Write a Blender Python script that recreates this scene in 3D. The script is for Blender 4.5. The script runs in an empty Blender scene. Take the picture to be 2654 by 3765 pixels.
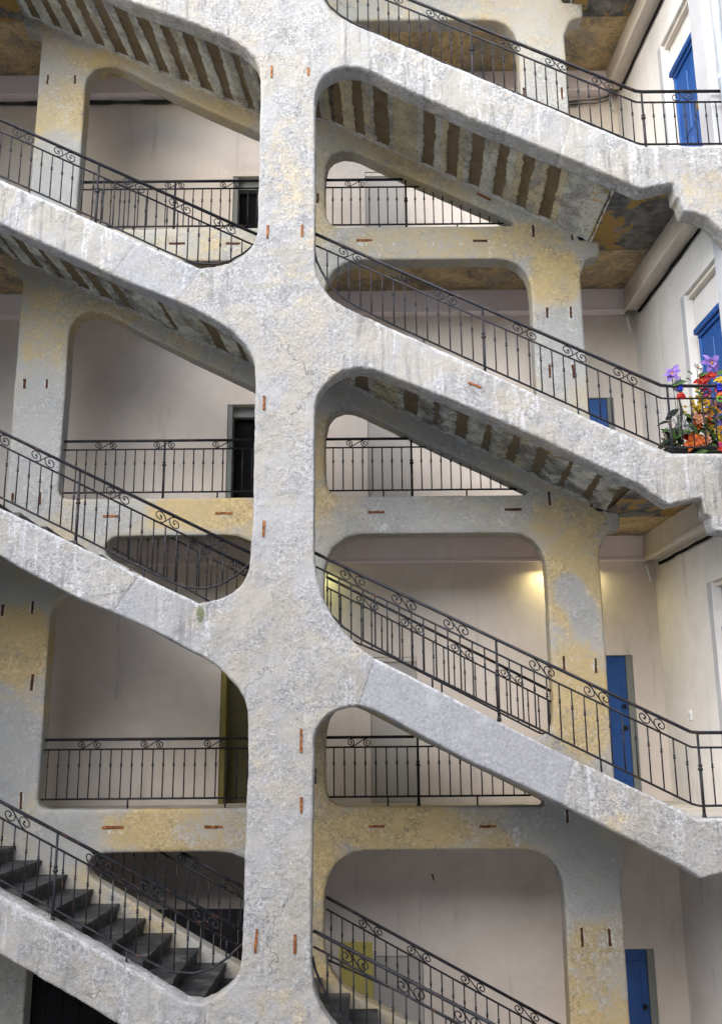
import bpy, bmesh, math, random
import numpy as np
from mathutils import Vector, Matrix, Euler, noise

random.seed(7)
R = math.radians
SC = bpy.context.scene
COL = SC.collection

# ------------------------------------------------------------------ camera, sky, sun, exposure
cd = bpy.data.cameras.new('camera')
cam = bpy.data.objects.new('camera', cd); COL.objects.link(cam)
cd.sensor_fit = 'HORIZONTAL'; cd.sensor_width = 36.0; cd.lens = 48.84
cd.clip_start = 0.1; cd.clip_end = 400
cam.location = (0, -10.5, 4.62)
cam.rotation_euler = (Euler((R(90 + 13.65), 0, 0)).to_matrix() @ Matrix.Rotation(R(-0.5), 3, 'Z')).to_euler()
SC.camera = cam

SUN_EL, SUN_AZ = R(36), R(212)          # azimuth measured clockwise from +Y: behind the camera, to the left
w = bpy.data.worlds.new('World'); SC.world = w; w.use_nodes = True
wn = w.node_tree.nodes; wl = w.node_tree.links
bg = wn['Background']; bg.inputs['Strength'].default_value = 0.15
sky = wn.new('ShaderNodeTexSky'); sky.sky_type = 'NISHITA'; sky.sun_disc = False
sky.sun_elevation = SUN_EL; sky.sun_rotation = SUN_AZ
sky.air_density = 1.0; sky.dust_density = 1.0; sky.ozone_density = 1.0
wl.new(sky.outputs[0], bg.inputs[0])
sd = bpy.data.lights.new('sun', 'SUN'); sd.energy = 2.0; sd.angle = R(85); sd.color = (1.0, 0.965, 0.93)
sun = bpy.data.objects.new('sun', sd); COL.objects.link(sun)
sdir = Vector((math.sin(SUN_AZ) * math.cos(SUN_EL), math.cos(SUN_AZ) * math.cos(SUN_EL), math.sin(SUN_EL)))
sun.rotation_euler = sdir.to_track_quat('Z', 'Y').to_euler()
SC.view_settings.view_transform = 'Standard'; SC.view_settings.look = 'None'
SC.view_settings.gamma = 1.0; SC.view_settings.exposure = 1.9
SC.cycles.diffuse_bounces = 6; SC.cycles.max_bounces = 12
SC.view_settings.use_curve_mapping = False

# ------------------------------------------------------------------ node helper
class NT:
    def __init__(s, name):
        s.m = bpy.data.materials.new(name); s.m.use_nodes = True
        s.t = s.m.node_tree; s.b = s.t.nodes['Principled BSDF']
        s.tc = s.t.nodes.new('ShaderNodeTexCoord'); s.co = s.tc.outputs['Object']
    def put(s, sock, v):
        if isinstance(v, bpy.types.NodeSocket): s.t.links.new(v, sock)
        elif isinstance(v, tuple) and len(v) == 3 and sock.type == 'RGBA': sock.default_value = (*v, 1)
        else: sock.default_value = v
    def noise(s, scale, detail=6, rough=0.6, dist=0.0, co=None, out='Fac'):
        n = s.t.nodes.new('ShaderNodeTexNoise'); s.put(n.inputs['Vector'], co or s.co)
        n.inputs['Scale'].default_value = scale; n.inputs['Detail'].default_value = detail
        n.inputs['Roughness'].default_value = rough; n.inputs['Distortion'].default_value = dist
        return n.outputs[out]
    def voro(s, scale, feature='F1', co=None, out='Distance'):
        n = s.t.nodes.new('ShaderNodeTexVoronoi'); n.feature = feature; s.put(n.inputs['Vector'], co or s.co)
        n.inputs['Scale'].default_value = scale
        return n.outputs[out]
    def map(s, scale=(1, 1, 1), loc=(0, 0, 0), rot=(0, 0, 0)):
        n = s.t.nodes.new('ShaderNodeMapping'); s.put(n.inputs['Vector'], s.co)
        n.inputs['Scale'].default_value = scale; n.inputs['Location'].default_value = loc; n.inputs['Rotation'].default_value = rot
        return n.outputs[0]
    def ramp(s, f, stops):
        n = s.t.nodes.new('ShaderNodeValToRGB'); s.put(n.inputs[0], f); e = n.color_ramp.elements
        while len(e) < len(stops): e.new(0.5)
        for k, (p, c) in enumerate(stops):
            e[k].position = p; e[k].color = (*c, 1) if isinstance(c, tuple) else (c, c, c, 1)
        return n.outputs[0]
    def step(s, f, lo, hi):
        n = s.t.nodes.new('ShaderNodeMapRange'); n.interpolation_type = 'SMOOTHSTEP'; s.put(n.inputs[0], f)
        n.inputs[1].default_value = lo; n.inputs[2].default_value = hi
        return n.outputs[0]
    def math(s, op, a, b=0.0, c=None):
        n = s.t.nodes.new('ShaderNodeMath'); n.operation = op; s.put(n.inputs[0], a); s.put(n.inputs[1], b)
        if c is not None: s.put(n.inputs[2], c)
        return n.outputs[0]
    def mix(s, f, a, b, mode='MIX'):
        n = s.t.nodes.new('ShaderNodeMix'); n.data_type = 'RGBA'; n.blend_type = mode
        s.put(n.inputs['Factor'], f); s.put(n.inputs[6], a); s.put(n.inputs[7], b)
        return n.outputs[2]
    def cracks(s, scale, width, amount=0.35, seed=0.0):
        n = s.t.nodes.new('ShaderNodeVectorMath'); n.operation = 'MULTIPLY_ADD'
        s.put(n.inputs[0], s.noise(3.0, 3, 0.7, out='Color')); n.inputs[1].default_value = (amount, amount, amount); s.put(n.inputs[2], s.map(loc=(seed, seed, seed)))
        d = s.voro(scale, 'DISTANCE_TO_EDGE', co=n.outputs[0])
        return s.math('MULTIPLY', s.step(d, width, width * 0.3), s.step(s.noise(0.9, 3, 0.5, co=s.map(loc=(seed + 3, 1, seed))), 0.50, 0.60))
    def attr(s, name):
        n = s.t.nodes.new('ShaderNodeAttribute'); n.attribute_name = name
        return n.outputs['Fac']
    def bump(s, h, strength=0.5, dist=0.02, prev=None):
        n = s.t.nodes.new('ShaderNodeBump'); s.put(n.inputs['Height'], h)
        n.inputs['Strength'].default_value = strength; n.inputs['Distance'].default_value = dist
        if prev is not None: s.t.links.new(prev, n.inputs['Normal'])
        return n.outputs[0]
    def done(s, col, rough=0.8, normal=None, metallic=0.0, spec=0.3):
        s.put(s.b.inputs['Base Color'], col); s.put(s.b.inputs['Roughness'], rough)
        s.b.inputs['Metallic'].default_value = metallic; s.b.inputs['Specular IOR Level'].default_value = spec
        if normal is not None: s.t.links.new(normal, s.b.inputs['Normal'])
        return s.m

def stone_mat(name, tones, beige, streaky=True, rough_amt=1.0, ochre=(0.36, 0.28, 0.15), flake=0.5, grain=1.0, trowel=(0.26, 0.235, 0.19)):
    k = NT(name)
    m0 = k.noise(1.1, 5, 0.6, 0.3)
    m1 = k.noise(3.2, 6, 0.66, 0.5)
    m2 = k.noise(9.0, 6, 0.7, 0.3)
    g1 = k.noise(26, 5, 0.72, 0.3)
    g2 = k.noise(62, 4, 0.7)
    g3 = k.noise(150, 2, 0.6)
    v = k.math('MULTIPLY_ADD', g1, 0.46, k.math('MULTIPLY_ADD', g2, 0.30, k.math('MULTIPLY_ADD', m2, 0.16, k.math('MULTIPLY', m1, 0.20))))
    w_ = 0.085 / grain
    rgh = k.step(k.math('MULTIPLY_ADD', k.noise(1.0, 4, 0.6, 0.8, co=k.map(loc=(4, 2, 9))), 0.8, k.math('MULTIPLY', m2, 0.2)), 0.43, 0.56)
    v = k.math('MULTIPLY_ADD', k.math('SUBTRACT', v, 0.558), k.math('MULTIPLY_ADD', rgh, 0.75, 0.32), 0.558)
    d0, d1, d2, d3 = tones
    c = k.ramp(v, [(0.555 - 1.15 * w_, d0), (0.555 - 0.3 * w_, d1), (0.555 + 0.35 * w_, d2), (0.555 + 1.2 * w_, d3)])
    c = k.mix(k.math('MULTIPLY', k.step(k.math('MULTIPLY_ADD', m1, 0.5, k.math('MULTIPLY', k.noise(1.5, 5, 0.65, 0.5, co=k.map(loc=(7, 3, 1))), 0.6)), 0.50, 0.66), 0.6), c, beige)
    c = k.mix(k.math('MULTIPLY', k.step(k.math('MULTIPLY_ADD', m2, 0.4, k.math('MULTIPLY', m0, 0.6)), 0.42, 0.36), 0.35), c, tuple(x * 0.9 for x in d0))
    # thin trowelled repairs with a crisp outline
    tr = k.math('ADD', k.noise(1.25, 3, 0.5, 0.7, co=k.map(loc=(1, 8, 4))), k.math('MULTIPLY', k.math('SUBTRACT', m2, 0.5), 0.10))
    trm = k.step(tr, 0.580, 0.606)
    tc = k.mix(k.math('MULTIPLY', g1, 0.35), trowel, tuple(x * 1.35 for x in trowel))
    c = k.mix(k.math('MULTIPLY', trm, 0.55), c, tc)
    if streaky:
        smod = k.step(k.noise(1.3, 4, 0.6, co=k.map(loc=(6, 1, 2))), 0.40, 0.62)
        st = k.noise(1.0, 7, 0.68, 0.2, co=k.map(scale=(10, 10, 0.9)))
        st = k.math('MULTIPLY', k.step(k.math('MULTIPLY_ADD', g1, 0.2, k.math('MULTIPLY', st, 0.85)), 0.52, 0.62), k.attr('streak'))
        c = k.mix(k.math('MULTIPLY', k.math('MULTIPLY', st, smod), 0.72), c, tuple(x * 0.8 for x in d0))
        ws = k.noise(1.0, 6, 0.65, 0.2, co=k.map(scale=(7, 7, 0.9), loc=(3, 9, 4)))
        ws = k.math('MULTIPLY', k.step(k.math('MULTIPLY_ADD', g1, 0.3, k.math('MULTIPLY', ws, 0.75)), 0.55, 0.66), k.attr('streak'))
        c = k.mix(k.math('MULTIPLY', ws, 0.6), c, (flake, flake, flake))
    rag = k.math('MULTIPLY_ADD', k.math('SUBTRACT', m2, 0.5), 1.1, k.math('MULTIPLY_ADD', k.math('SUBTRACT', g1, 0.5), 0.6, k.math('MULTIPLY', k.math('SUBTRACT', m1, 0.5), 1.1)))
    def patch(att, c, colr, lo=0.45, hi=0.55, amount=1.0):
        f = k.step(k.math('ADD', k.attr(att), rag), lo, hi)
        f = k.math('MULTIPLY', f, k.step(k.attr(att), 0.04, 0.2))
        return k.mix(k.math('MULTIPLY', f, amount), c, colr)
    oc = k.ramp(v, [(0.47, tuple(x * 0.62 for x in ochre)), (0.55, ochre), (0.64, tuple(x * 1.35 for x in ochre))])
    c = patch('ochre', c, oc, 0.12, 0.82, 0.9)
    ce = k.ramp(v, [(0.47, (0.185, 0.188, 0.182)), (0.56, (0.255, 0.258, 0.25)), (0.65, (0.36, 0.36, 0.345))])
    c = patch('cement', c, ce, 0.30, 0.68, 0.75)
    sm = k.ramp(g1, [(0.35, (0.20, 0.202, 0.209)), (0.62, (0.285, 0.287, 0.293))])
    sm = k.mix(k.math('MULTIPLY', k.step(k.math('MULTIPLY_ADD', g2, 0.6, k.math('MULTIPLY', m2, 0.4)), 0.545, 0.60), 0.55), sm, (0.13, 0.132, 0.14))
    sm = k.mix(k.math('MULTIPLY', k.step(k.noise(2.2, 7, 0.7, 0.6), 0.52, 0.66), 0.4), sm, (0.40, 0.40, 0.41))
    c = k.mix(k.attr('smooth'), c, sm)
    c = k.mix(k.math('MULTIPLY', k.step(k.math('ADD', k.attr('seam'), k.math('MULTIPLY', rag, 0.3)), 0.45, 0.85), 0.5), c, (0.16, 0.155, 0.14))
    c = patch('mortar', c, k.ramp(g1, [(0.3, tuple(x * 0.85 for x in d2)), (0.7, (flake, flake, flake * 0.98))]), 0.44, 0.56, 0.8)
    c = patch('rust', c, (0.24, 0.11, 0.04), 0.4, 0.9, 0.65)
    c = patch('moss', c, (0.075, 0.095, 0.035), 0.35, 0.8, 0.8)
    c = k.mix(k.math('MULTIPLY', k.step(k.math('MULTIPLY_ADD', g2, 0.45, k.math('MULTIPLY', g1, 0.55)), 0.575, 0.62), k.math('MULTIPLY_ADD', rgh, 0.5 * grain, 0.12 * grain)), c, (flake, flake, flake))
    pit = k.voro(26)
    pm = k.math('MULTIPLY', k.step(pit, 0.22, 0.10), k.step(k.noise(3.1, 4, 0.6), 0.50, 0.60))
    c = k.mix(k.math('MULTIPLY', pm, 0.6), c, (0.09, 0.08, 0.065))
    c = k.mix(k.math('MULTIPLY', k.step(g3, 0.57, 0.72), 0.25), c, tuple(x * 0.6 for x in d0))
    scr = k.noise(1.0, 5, 0.7, 0.8, co=k.map(scale=(16, 16, 42)))
    c = k.mix(k.math('MULTIPLY', k.step(scr, 0.62, 0.67), k.math('MULTIPLY', rgh, 0.6 * grain)), c, tuple(x * 0.55 for x in d0))
    ck = k.cracks(0.7, 0.006, 0.5, 2.0 if streaky else 11.0)
    c = k.mix(k.math('MULTIPLY', ck, 0.42), c, tuple(x * 0.35 for x in d0))
    sm_i = k.math('SUBTRACT', 1.0, k.math('MAXIMUM', k.math('MULTIPLY', k.attr('smooth'), 0.75), k.math('MULTIPLY_ADD', rgh, -0.55, 0.55)))
    h = k.math('ADD', k.math('MULTIPLY', m2, 0.8), k.math('MULTIPLY', g1, 0.5))
    h = k.math('SUBTRACT', h, k.math('MULTIPLY', ck, 0.4))
    h = k.math('SUBTRACT', h, k.math('MULTIPLY', pm, 0.5))
    h = k.math('MULTIPLY', h, sm_i)
    nb = k.bump(h, 0.65 * rough_amt, 0.04)
    nb = k.bump(k.math('ADD', g2, k.math('MULTIPLY', g3, 0.5)), 0.5 * rough_amt, 0.012, nb)
    return k.done(c, 0.9, nb, spec=0.15)

M = {}
M['front'] = stone_mat('weathered_stone', [(0.145, 0.142, 0.138), (0.250, 0.246, 0.239), (0.322, 0.317, 0.308), (0.42, 0.415, 0.404)], (0.305, 0.272, 0.215), flake=0.50, trowel=(0.255, 0.238, 0.20))
M['inner'] = stone_mat('aged_lime_render', [(0.19, 0.188, 0.175), (0.275, 0.27, 0.247), (0.325, 0.317, 0.288), (0.41, 0.40, 0.37)], (0.33, 0.285, 0.20), streaky=False, rough_amt=0.5, ochre=(0.36, 0.27, 0.125), flake=0.52, grain=0.75, trowel=(0.30, 0.29, 0.26))

def soffit_mat():
    k = NT('rough_stone_soffit')
    m1 = k.noise(3, 6, 0.65, 0.4); m2 = k.noise(11, 6, 0.72, 0.4); fine = k.noise(45, 6, 0.75)
    c = k.ramp(k.math('MULTIPLY_ADD', fine, 0.5, k.math('MULTIPLY', m2, 0.5)), [(0.36, (0.227, 0.208, 0.169)), (0.48, (0.750, 0.750, 0.643)), (0.6, (0.750, 0.750, 0.750)), (0.72, (0.750, 0.750, 0.750))])
    c = k.mix(k.math('MULTIPLY', k.step(k.math('ADD', k.attr('tone'), k.math('MULTIPLY', k.math('SUBTRACT', m1, 0.5), 1.6)), 0.45, 0.65), 0.75), c, k.ramp(fine, [(0.35, (0.605, 0.416, 0.151)), (0.65, (0.750, 0.750, 0.530))]))
    c = k.mix(k.math('MULTIPLY', k.step(k.math('ADD', k.attr('grey'), k.math('MULTIPLY', k.math('SUBTRACT', m1, 0.5), 1.6)), 0.45, 0.65), 0.7), c, k.ramp(fine, [(0.35, (0.189, 0.197, 0.208)), (0.65, (0.750, 0.750, 0.750))]))
    rag = k.math('MULTIPLY_ADD', k.math('SUBTRACT', m2, 0.5), 1.1, k.math('MULTIPLY', k.math('SUBTRACT', fine, 0.5), 0.5))
    bm_ = k.step(k.math('ADD', k.attr('brown'), rag), 0.47, 0.53)
    c = k.mix(bm_, c, k.ramp(m1, [(0.35, (0.136, 0.100, 0.056)), (0.65, (0.240, 0.179, 0.106))]))
    c = k.mix(k.math('MULTIPLY', k.step(k.math('ADD', k.attr('mortar'), rag), 0.45, 0.52), 0.9), c, k.ramp(fine, [(0.3, (0.750, 0.750, 0.750)), (0.7, (0.750, 0.750, 0.750))]))
    c = k.mix(k.math('MULTIPLY', k.step(k.math('ADD', k.attr('orange'), rag), 0.5, 0.62), 0.85), c, (0.750, 0.450, 0.079))
    c = k.mix(k.math('MULTIPLY', k.step(k.attr('joint'), 0.5, 0.9), 0.5), c, (0.112, 0.101, 0.079))
    gm = k.math('MULTIPLY', k.attr('flight_dark'), k.step(k.math('MULTIPLY_ADD', m1, 0.6, k.math('MULTIPLY', m2, 0.4)), 0.40, 0.62))  # patchy darker stone tone, stronger on the lower flights
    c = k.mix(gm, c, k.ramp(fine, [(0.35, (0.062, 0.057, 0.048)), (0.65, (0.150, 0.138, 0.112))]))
    h = k.math('ADD', k.math('MULTIPLY', m2, 0.8), k.math('MULTIPLY', fine, 0.8))
    h = k.math('MULTIPLY', h, k.math('SUBTRACT', 1.0, k.math('MULTIPLY', bm_, 0.85)))
    nb = k.bump(h, 0.9, 0.05)
    return k.done(c, 0.95, nb, spec=0.1)
M['soffit'] = soffit_mat()

def ceiling_mat():
    k = NT('brown_rubble_ceiling')
    m1 = k.noise(1.8, 7, 0.65, 0.5); m2 = k.noise(13, 6, 0.75); fine = k.noise(50, 5, 0.7)
    v = k.math('MULTIPLY_ADD', m1, 0.55, k.math('MULTIPLY', m2, 0.45))
    c = k.ramp(v, [(0.40, (0.225, 0.203, 0.165)), (0.49, (0.450, 0.352, 0.210)), (0.55, (0.630, 0.465, 0.240)), (0.66, (0.600, 0.540, 0.420))])
    c = k.mix(k.math('MULTIPLY', k.step(k.noise(1.3, 5, 0.6, 0.4, co=k.map(loc=(3, 3, 3))), 0.55, 0.63), 0.6), c, (0.300, 0.285, 0.255))
    c = k.mix(k.math('MULTIPLY', k.step(fine, 0.50, 0.38), 0.6), c, (0.090, 0.075, 0.054))
    c = k.mix(k.math('MULTIPLY', k.step(k.voro(16), 0.30, 0.12), 0.35), c, (0.720, 0.600, 0.405))
    nb = k.bump(k.math('ADD', m2, k.math('MULTIPLY', fine, 0.6)), 0.9, 0.04)
    return k.done(c, 0.95, nb, spec=0.1)
M['ceiling'] = ceiling_mat()

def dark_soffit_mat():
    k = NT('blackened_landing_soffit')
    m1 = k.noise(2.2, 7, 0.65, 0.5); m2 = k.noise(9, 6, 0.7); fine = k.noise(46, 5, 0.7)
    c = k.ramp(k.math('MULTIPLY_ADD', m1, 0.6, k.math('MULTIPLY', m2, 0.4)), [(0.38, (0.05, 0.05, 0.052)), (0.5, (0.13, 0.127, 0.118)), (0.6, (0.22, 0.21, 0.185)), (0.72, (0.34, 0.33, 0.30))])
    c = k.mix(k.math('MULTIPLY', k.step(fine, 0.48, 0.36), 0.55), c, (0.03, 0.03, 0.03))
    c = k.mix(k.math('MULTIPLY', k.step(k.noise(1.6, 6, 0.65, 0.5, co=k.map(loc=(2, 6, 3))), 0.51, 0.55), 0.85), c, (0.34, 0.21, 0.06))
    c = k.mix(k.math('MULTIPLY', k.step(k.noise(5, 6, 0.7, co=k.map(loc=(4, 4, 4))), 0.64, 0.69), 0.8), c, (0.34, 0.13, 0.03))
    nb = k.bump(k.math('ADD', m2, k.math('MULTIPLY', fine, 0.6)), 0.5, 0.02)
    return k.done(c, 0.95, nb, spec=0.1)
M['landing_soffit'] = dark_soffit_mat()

def plaster_mat(name, col, var=0.10, dirt=0.35, dirtcol=(0.22, 0.19, 0.16)):
    k = NT(name)
    m1 = k.noise(0.9, 7, 0.6, 0.3); m2 = k.noise(5, 6, 0.65); fine = k.noise(60, 4, 0.6)
    c = k.ramp(m1, [(0.3, tuple(v * (1 - var) for v in col)), (0.7, tuple(min(0.9, v * (1 + var)) for v in col))])
    c = k.mix(k.math('MULTIPLY', k.step(k.noise(1.0, 7, 0.65, 0.3, co=k.map(scale=(5, 5, 0.6))), 0.56, 0.75), dirt), c, dirtcol)
    c = k.mix(k.math('MULTIPLY', k.step(k.noise(9, 6, 0.7, co=k.map(loc=(3, 1, 5))), 0.66, 0.74), dirt), c, dirtcol)
    c = k.mix(k.math('MULTIPLY', k.step(m2, 0.4, 0.65), 0.12), c, tuple(min(0.95, v * 1.25) for v in col))
    pt = k.step(k.math('MULTIPLY_ADD', m2, 0.12, k.noise(1.15, 3, 0.5, 0.8, co=k.map(loc=(9, 4, 2)))), 0.64, 0.655)
    c = k.mix(k.math('MULTIPLY', pt, 0.14), c, tuple(min(0.9, v * 1.22) for v in col))
    pt2 = k.step(k.math('MULTIPLY_ADD', m2, 0.12, k.noise(1.6, 3, 0.5, 0.6, co=k.map(loc=(1, 14, 6)))), 0.67, 0.68)
    c = k.mix(k.math('MULTIPLY', pt2, 0.10), c, tuple(v * 0.72 for v in col))
    c = k.mix(k.math('MULTIPLY', k.step(k.noise(38, 5, 0.75), 0.64, 0.72), 0.25), c, tuple(v * 0.55 for v in col))
    nb = k.bump(k.math('ADD', m2, k.math('MULTIPLY', fine, 0.3)), 0.25, 0.015)
    return k.done(c, 0.9, nb, spec=0.15)
M['back'] = plaster_mat('beige_plaster', (0.625, 0.555, 0.485))
M['right'] = plaster_mat('pale_grey_plaster', (0.64, 0.615, 0.58))
M['pilaster'] = plaster_mat('white_plaster', (0.40, 0.40, 0.41), dirt=0.2)
M['fascia'] = plaster_mat('pinkish_paint', (0.80, 0.715, 0.71), 0.05, 0.15)
M['fascia_r'] = plaster_mat('greige_paint', (0.60, 0.55, 0.47), 0.06, 0.2)
M['yellow'] = plaster_mat('yellow_paint', (0.50, 0.42, 0.12), 0.08, 0.3)
M['pale_door'] = plaster_mat('pale_grey_paint', (0.42, 0.39, 0.35), 0.05, 0.15)
M['grey_frame'] = plaster_mat('grey_green_paint', (0.20, 0.21, 0.19), 0.1, 0.4)
M['court'] = plaster_mat('courtyard_render', (0.64, 0.625, 0.60), 0.06, 0.15)
M['paving'] = plaster_mat('pale_paving', (0.52, 0.505, 0.475), 0.1, 0.2)
M['concrete'] = plaster_mat('worn_concrete', (0.44, 0.41, 0.35), 0.15, 0.5, (0.2, 0.17, 0.13))

def blue_mat():
    k = NT('blue_door_paint')
    c = k.ramp(k.noise(3, 6, 0.6), [(0.3, (0.007, 0.050, 0.19)), (0.7, (0.011, 0.078, 0.28))])
    c = k.mix(k.math('MULTIPLY', k.step(k.noise(20, 6, 0.7), 0.66, 0.72), 0.5), c, (0.012, 0.03, 0.10))
    return k.done(c, 0.45, k.bump(k.noise(1, 4, 0.6, co=k.map(scale=(40, 40, 2))), 0.15, 0.005), spec=0.4)
M['blue'] = blue_mat()

def iron_mat():
    k = NT('black_painted_iron')
    c = k.ramp(k.noise(6, 7, 0.7), [(0.35, (0.007, 0.0075, 0.010)), (0.6, (0.014, 0.0145, 0.018)), (0.74, (0.045, 0.045, 0.052))])
    c = k.mix(k.math('MULTIPLY', k.step(k.noise(14, 7, 0.75, co=k.map(loc=(1, 7, 2))), 0.55, 0.64), 0.85), c, (0.085, 0.038, 0.018))
    return k.done(c, 0.5, k.bump(k.noise(90, 4, 0.6), 0.3, 0.003), spec=0.22)
M['iron'] = iron_mat()

def rust_mat():
    k = NT('rusty_iron')
    c = k.ramp(k.noise(22, 7, 0.75), [(0.35, (0.045, 0.02, 0.012)), (0.52, (0.17, 0.06, 0.02)), (0.7, (0.40, 0.17, 0.05))])
    return k.done(c, 0.9, k.bump(k.noise(60, 5, 0.7), 0.6, 0.006), spec=0.2)
M['rust'] = rust_mat()

def slate_mat():
    k = NT('dark_slate_steps')
    m = k.noise(4, 6, 0.7)
    c = k.ramp(m, [(0.35, (0.010, 0.011, 0.012)), (0.52, (0.028, 0.030, 0.033)), (0.68, (0.10, 0.095, 0.085))])
    c = k.mix(k.math('MULTIPLY', k.step(k.noise(30, 6, 0.7), 0.6, 0.7), 0.5), c, (0.16, 0.14, 0.11))
    return k.done(c, 0.6, k.bump(k.noise(14, 7, 0.7), 0.4, 0.01), spec=0.4)
M['slate'] = slate_mat()

def plain(name, col, rough=0.6, metallic=0.0, var=0.15, scale=8, spec=0.4):
    k = NT(name)
    c = k.ramp(k.noise(scale, 6, 0.6), [(0.3, tuple(v * (1 - var) for v in col)), (0.7, tuple(min(1, v * (1 + var)) for v in col))])
    return k.done(c, rough, None, metallic, spec)
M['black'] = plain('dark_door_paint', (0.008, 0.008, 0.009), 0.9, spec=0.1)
M['dark_rust'] = plain('dark_rust', (0.06, 0.026, 0.014), 0.9, var=0.6, scale=25, spec=0.1)
M['brass'] = plain('brass', (0.35, 0.24, 0.08), 0.4, 0.8)
M['white'] = plain('white_plastic', (0.75, 0.75, 0.73), 0.4)
M['pipe'] = plain('white_painted_pipe', (0.42, 0.47, 0.54), 0.35)
M['cable'] = plain('grey_cable', (0.05, 0.046, 0.04), 0.7)
M['olive'] = plain('olive_paint', (0.07, 0.06, 0.02), 0.7)
M['dull_yellow'] = plaster_mat('dull_yellow_paint', (0.20, 0.165, 0.055), 0.1, 0.4)

# ------------------------------------------------------------------ mesh helpers
def link(name, me, mat, parent=None):
    o = bpy.data.objects.new(name, me); COL.objects.link(o)
    if mat is not None: me.materials.append(mat)
    if parent is not None: o.parent = parent
    return o
def tag(o, label=None, cat=None, group=None, kind=None):
    if label: o['label'] = label
    if cat: o['category'] = cat
    if group: o['group'] = group
    if kind: o['kind'] = kind
    return o
def thing(name, label, cat, group=None, loc=(0, 0, 0)):
    o = bpy.data.objects.new(name, None); COL.objects.link(o); o.location = loc; o.empty_display_size = 0.2
    return tag(o, label, cat, group)
def bm_obj(name, bm, mat, parent=None, smooth=False):
    bmesh.ops.recalc_face_normals(bm, faces=bm.faces[:])
    me = bpy.data.meshes.new(name); bm.to_mesh(me); bm.free()
    if smooth:
        for p in me.polygons: p.use_smooth = True
    o = link(name, me, mat, parent)
    if parent is not None and parent.type == 'EMPTY':
        o.matrix_parent_inverse = Matrix.Translation(-Vector(parent.location))
    return o
def box(bm, x0, x1, y0, y1, z0, z1, bev=0.0, mp=None):
    b2 = bmesh.new()
    vs = [b2.verts.new((x, y, z)) for x in (x0, x1) for y in (y0, y1) for z in (z0, z1)]
    for f in ((0, 1, 3, 2), (4, 6, 7, 5), (0, 4, 5, 1), (2, 3, 7, 6), (0, 2, 6, 4), (1, 5, 7, 3)):
        b2.faces.new([vs[i] for i in f])
    if bev > 0: bmesh.ops.bevel(b2, geom=b2.edges[:], offset=bev, segments=2, affect='EDGES', profile=0.5)
    vm = {}
    for v in b2.verts: vm[v] = bm.verts.new(mp(v.co) if mp else v.co)
    for f in b2.faces: bm.faces.new([vm[v] for v in f.verts])
    b2.free()
def prism(bm, pts, y0, y1, mp=None):
    """polygon in (x,z) extruded along y"""
    n = len(pts)
    a = [bm.verts.new(mp(Vector((x, y0, z))) if mp else (x, y0, z)) for x, z in pts]
    b = [bm.verts.new(mp(Vector((x, y1, z))) if mp else (x, y1, z)) for x, z in pts]
    bm.faces.new(a); bm.faces.new(b[::-1])
    for i in range(n): bm.faces.new((a[i], b[i], b[(i + 1) % n], a[(i + 1) % n]))
def tube(bm, pts, r, n=6, close=False, flat=1.0):
    pts = [Vector(p) for p in pts]; rings = []
    for i, p in enumerate(pts):
        a = pts[max(i - 1, 0)]; b = pts[min(i + 1, len(pts) - 1)]
        t = (b - a).normalized(); up = Vector((0, 1, 0)) if abs(t.y) < 0.9 else Vector((1, 0, 0))
        s = t.cross(up).normalized(); u = s.cross(t).normalized()
        rr = r[i] if isinstance(r, (list, tuple)) else r
        rings.append([bm.verts.new(p + (s * math.cos(2 * math.pi * k / n) + u * math.sin(2 * math.pi * k / n) * flat) * rr) for k in range(n)])
    for i in range(len(rings) - 1):
        for k in range(n): bm.faces.new((rings[i][k], rings[i][(k + 1) % n], rings[i + 1][(k + 1) % n], rings[i + 1][k]))
    bm.faces.new(rings[0][::-1]); bm.faces.new(rings[-1])
def plate(outer, holes, t0, t1, bev=0.0):
    """flat sheet with holes; returns list of verts (u,v,w) and faces"""
    cu = bpy.data.curves.new('outline', 'CURVE'); cu.dimensions = '2D'; cu.fill_mode = 'BOTH'
    for poly in [outer] + holes:
        sp = cu.splines.new('POLY'); sp.points.add(len(poly) - 1)
        for k, (x, y) in enumerate(poly): sp.points[k].co = (x, y, 0, 1)
        sp.use_cyclic_u = True
    th = t1 - t0
    cu.extrude = th / 2 - bev; cu.bevel_depth = bev; cu.offset = -bev; cu.bevel_resolution = 1
    o = bpy.data.objects.new('outline', cu); COL.objects.link(o)
    dg = bpy.context.evaluated_depsgraph_get(); me = bpy.data.meshes.new_from_object(o.evaluated_get(dg))
    bpy.data.objects.remove(o); bpy.data.curves.remove(cu)
    n = len(me.vertices); co = np.empty(n * 3); me.vertices.foreach_get('co', co); co = co.reshape(-1, 3)
    co[:, 2] += (t0 + t1) / 2
    fs = [tuple(p.vertices) for p in me.polygons]
    bpy.data.meshes.remove(me)
    return co, fs
def plate_bm(outer, holes, t0, t1, mp, bev=0.0):
    co, fs = plate(outer, holes, t0, t1, bev)
    bm = bmesh.new(); vs = [bm.verts.new(mp(*c)) for c in co]
    for f in fs:
        try: bm.faces.new([vs[i] for i in f])
        except ValueError: pass
    bmesh.ops.remove_doubles(bm, verts=bm.verts[:], dist=0.0004)
    return bm
FAC = lambda u, v, w_: (u, w_, v)                       # facade planes: u = X, v = Z, w = Y
RX = lambda y, off=0.0: 4.44 - 0.046 * y + off          # the right-hand building's wall
RW = lambda u, v, w_: (RX(u, w_), u, v)                 # right wall: u = Y, v = Z, w = depth into that building
H = 3.905
def fl(n): return H * n
def lerp(x, tab):
    if x <= tab[0][0]: return tab[0][1]
    for (a, b), (c, d) in zip(tab, tab[1:]):
        if x <= c: return b + (d - b) * (x - a) / (c - a)
    return tab[-1][1]
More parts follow.
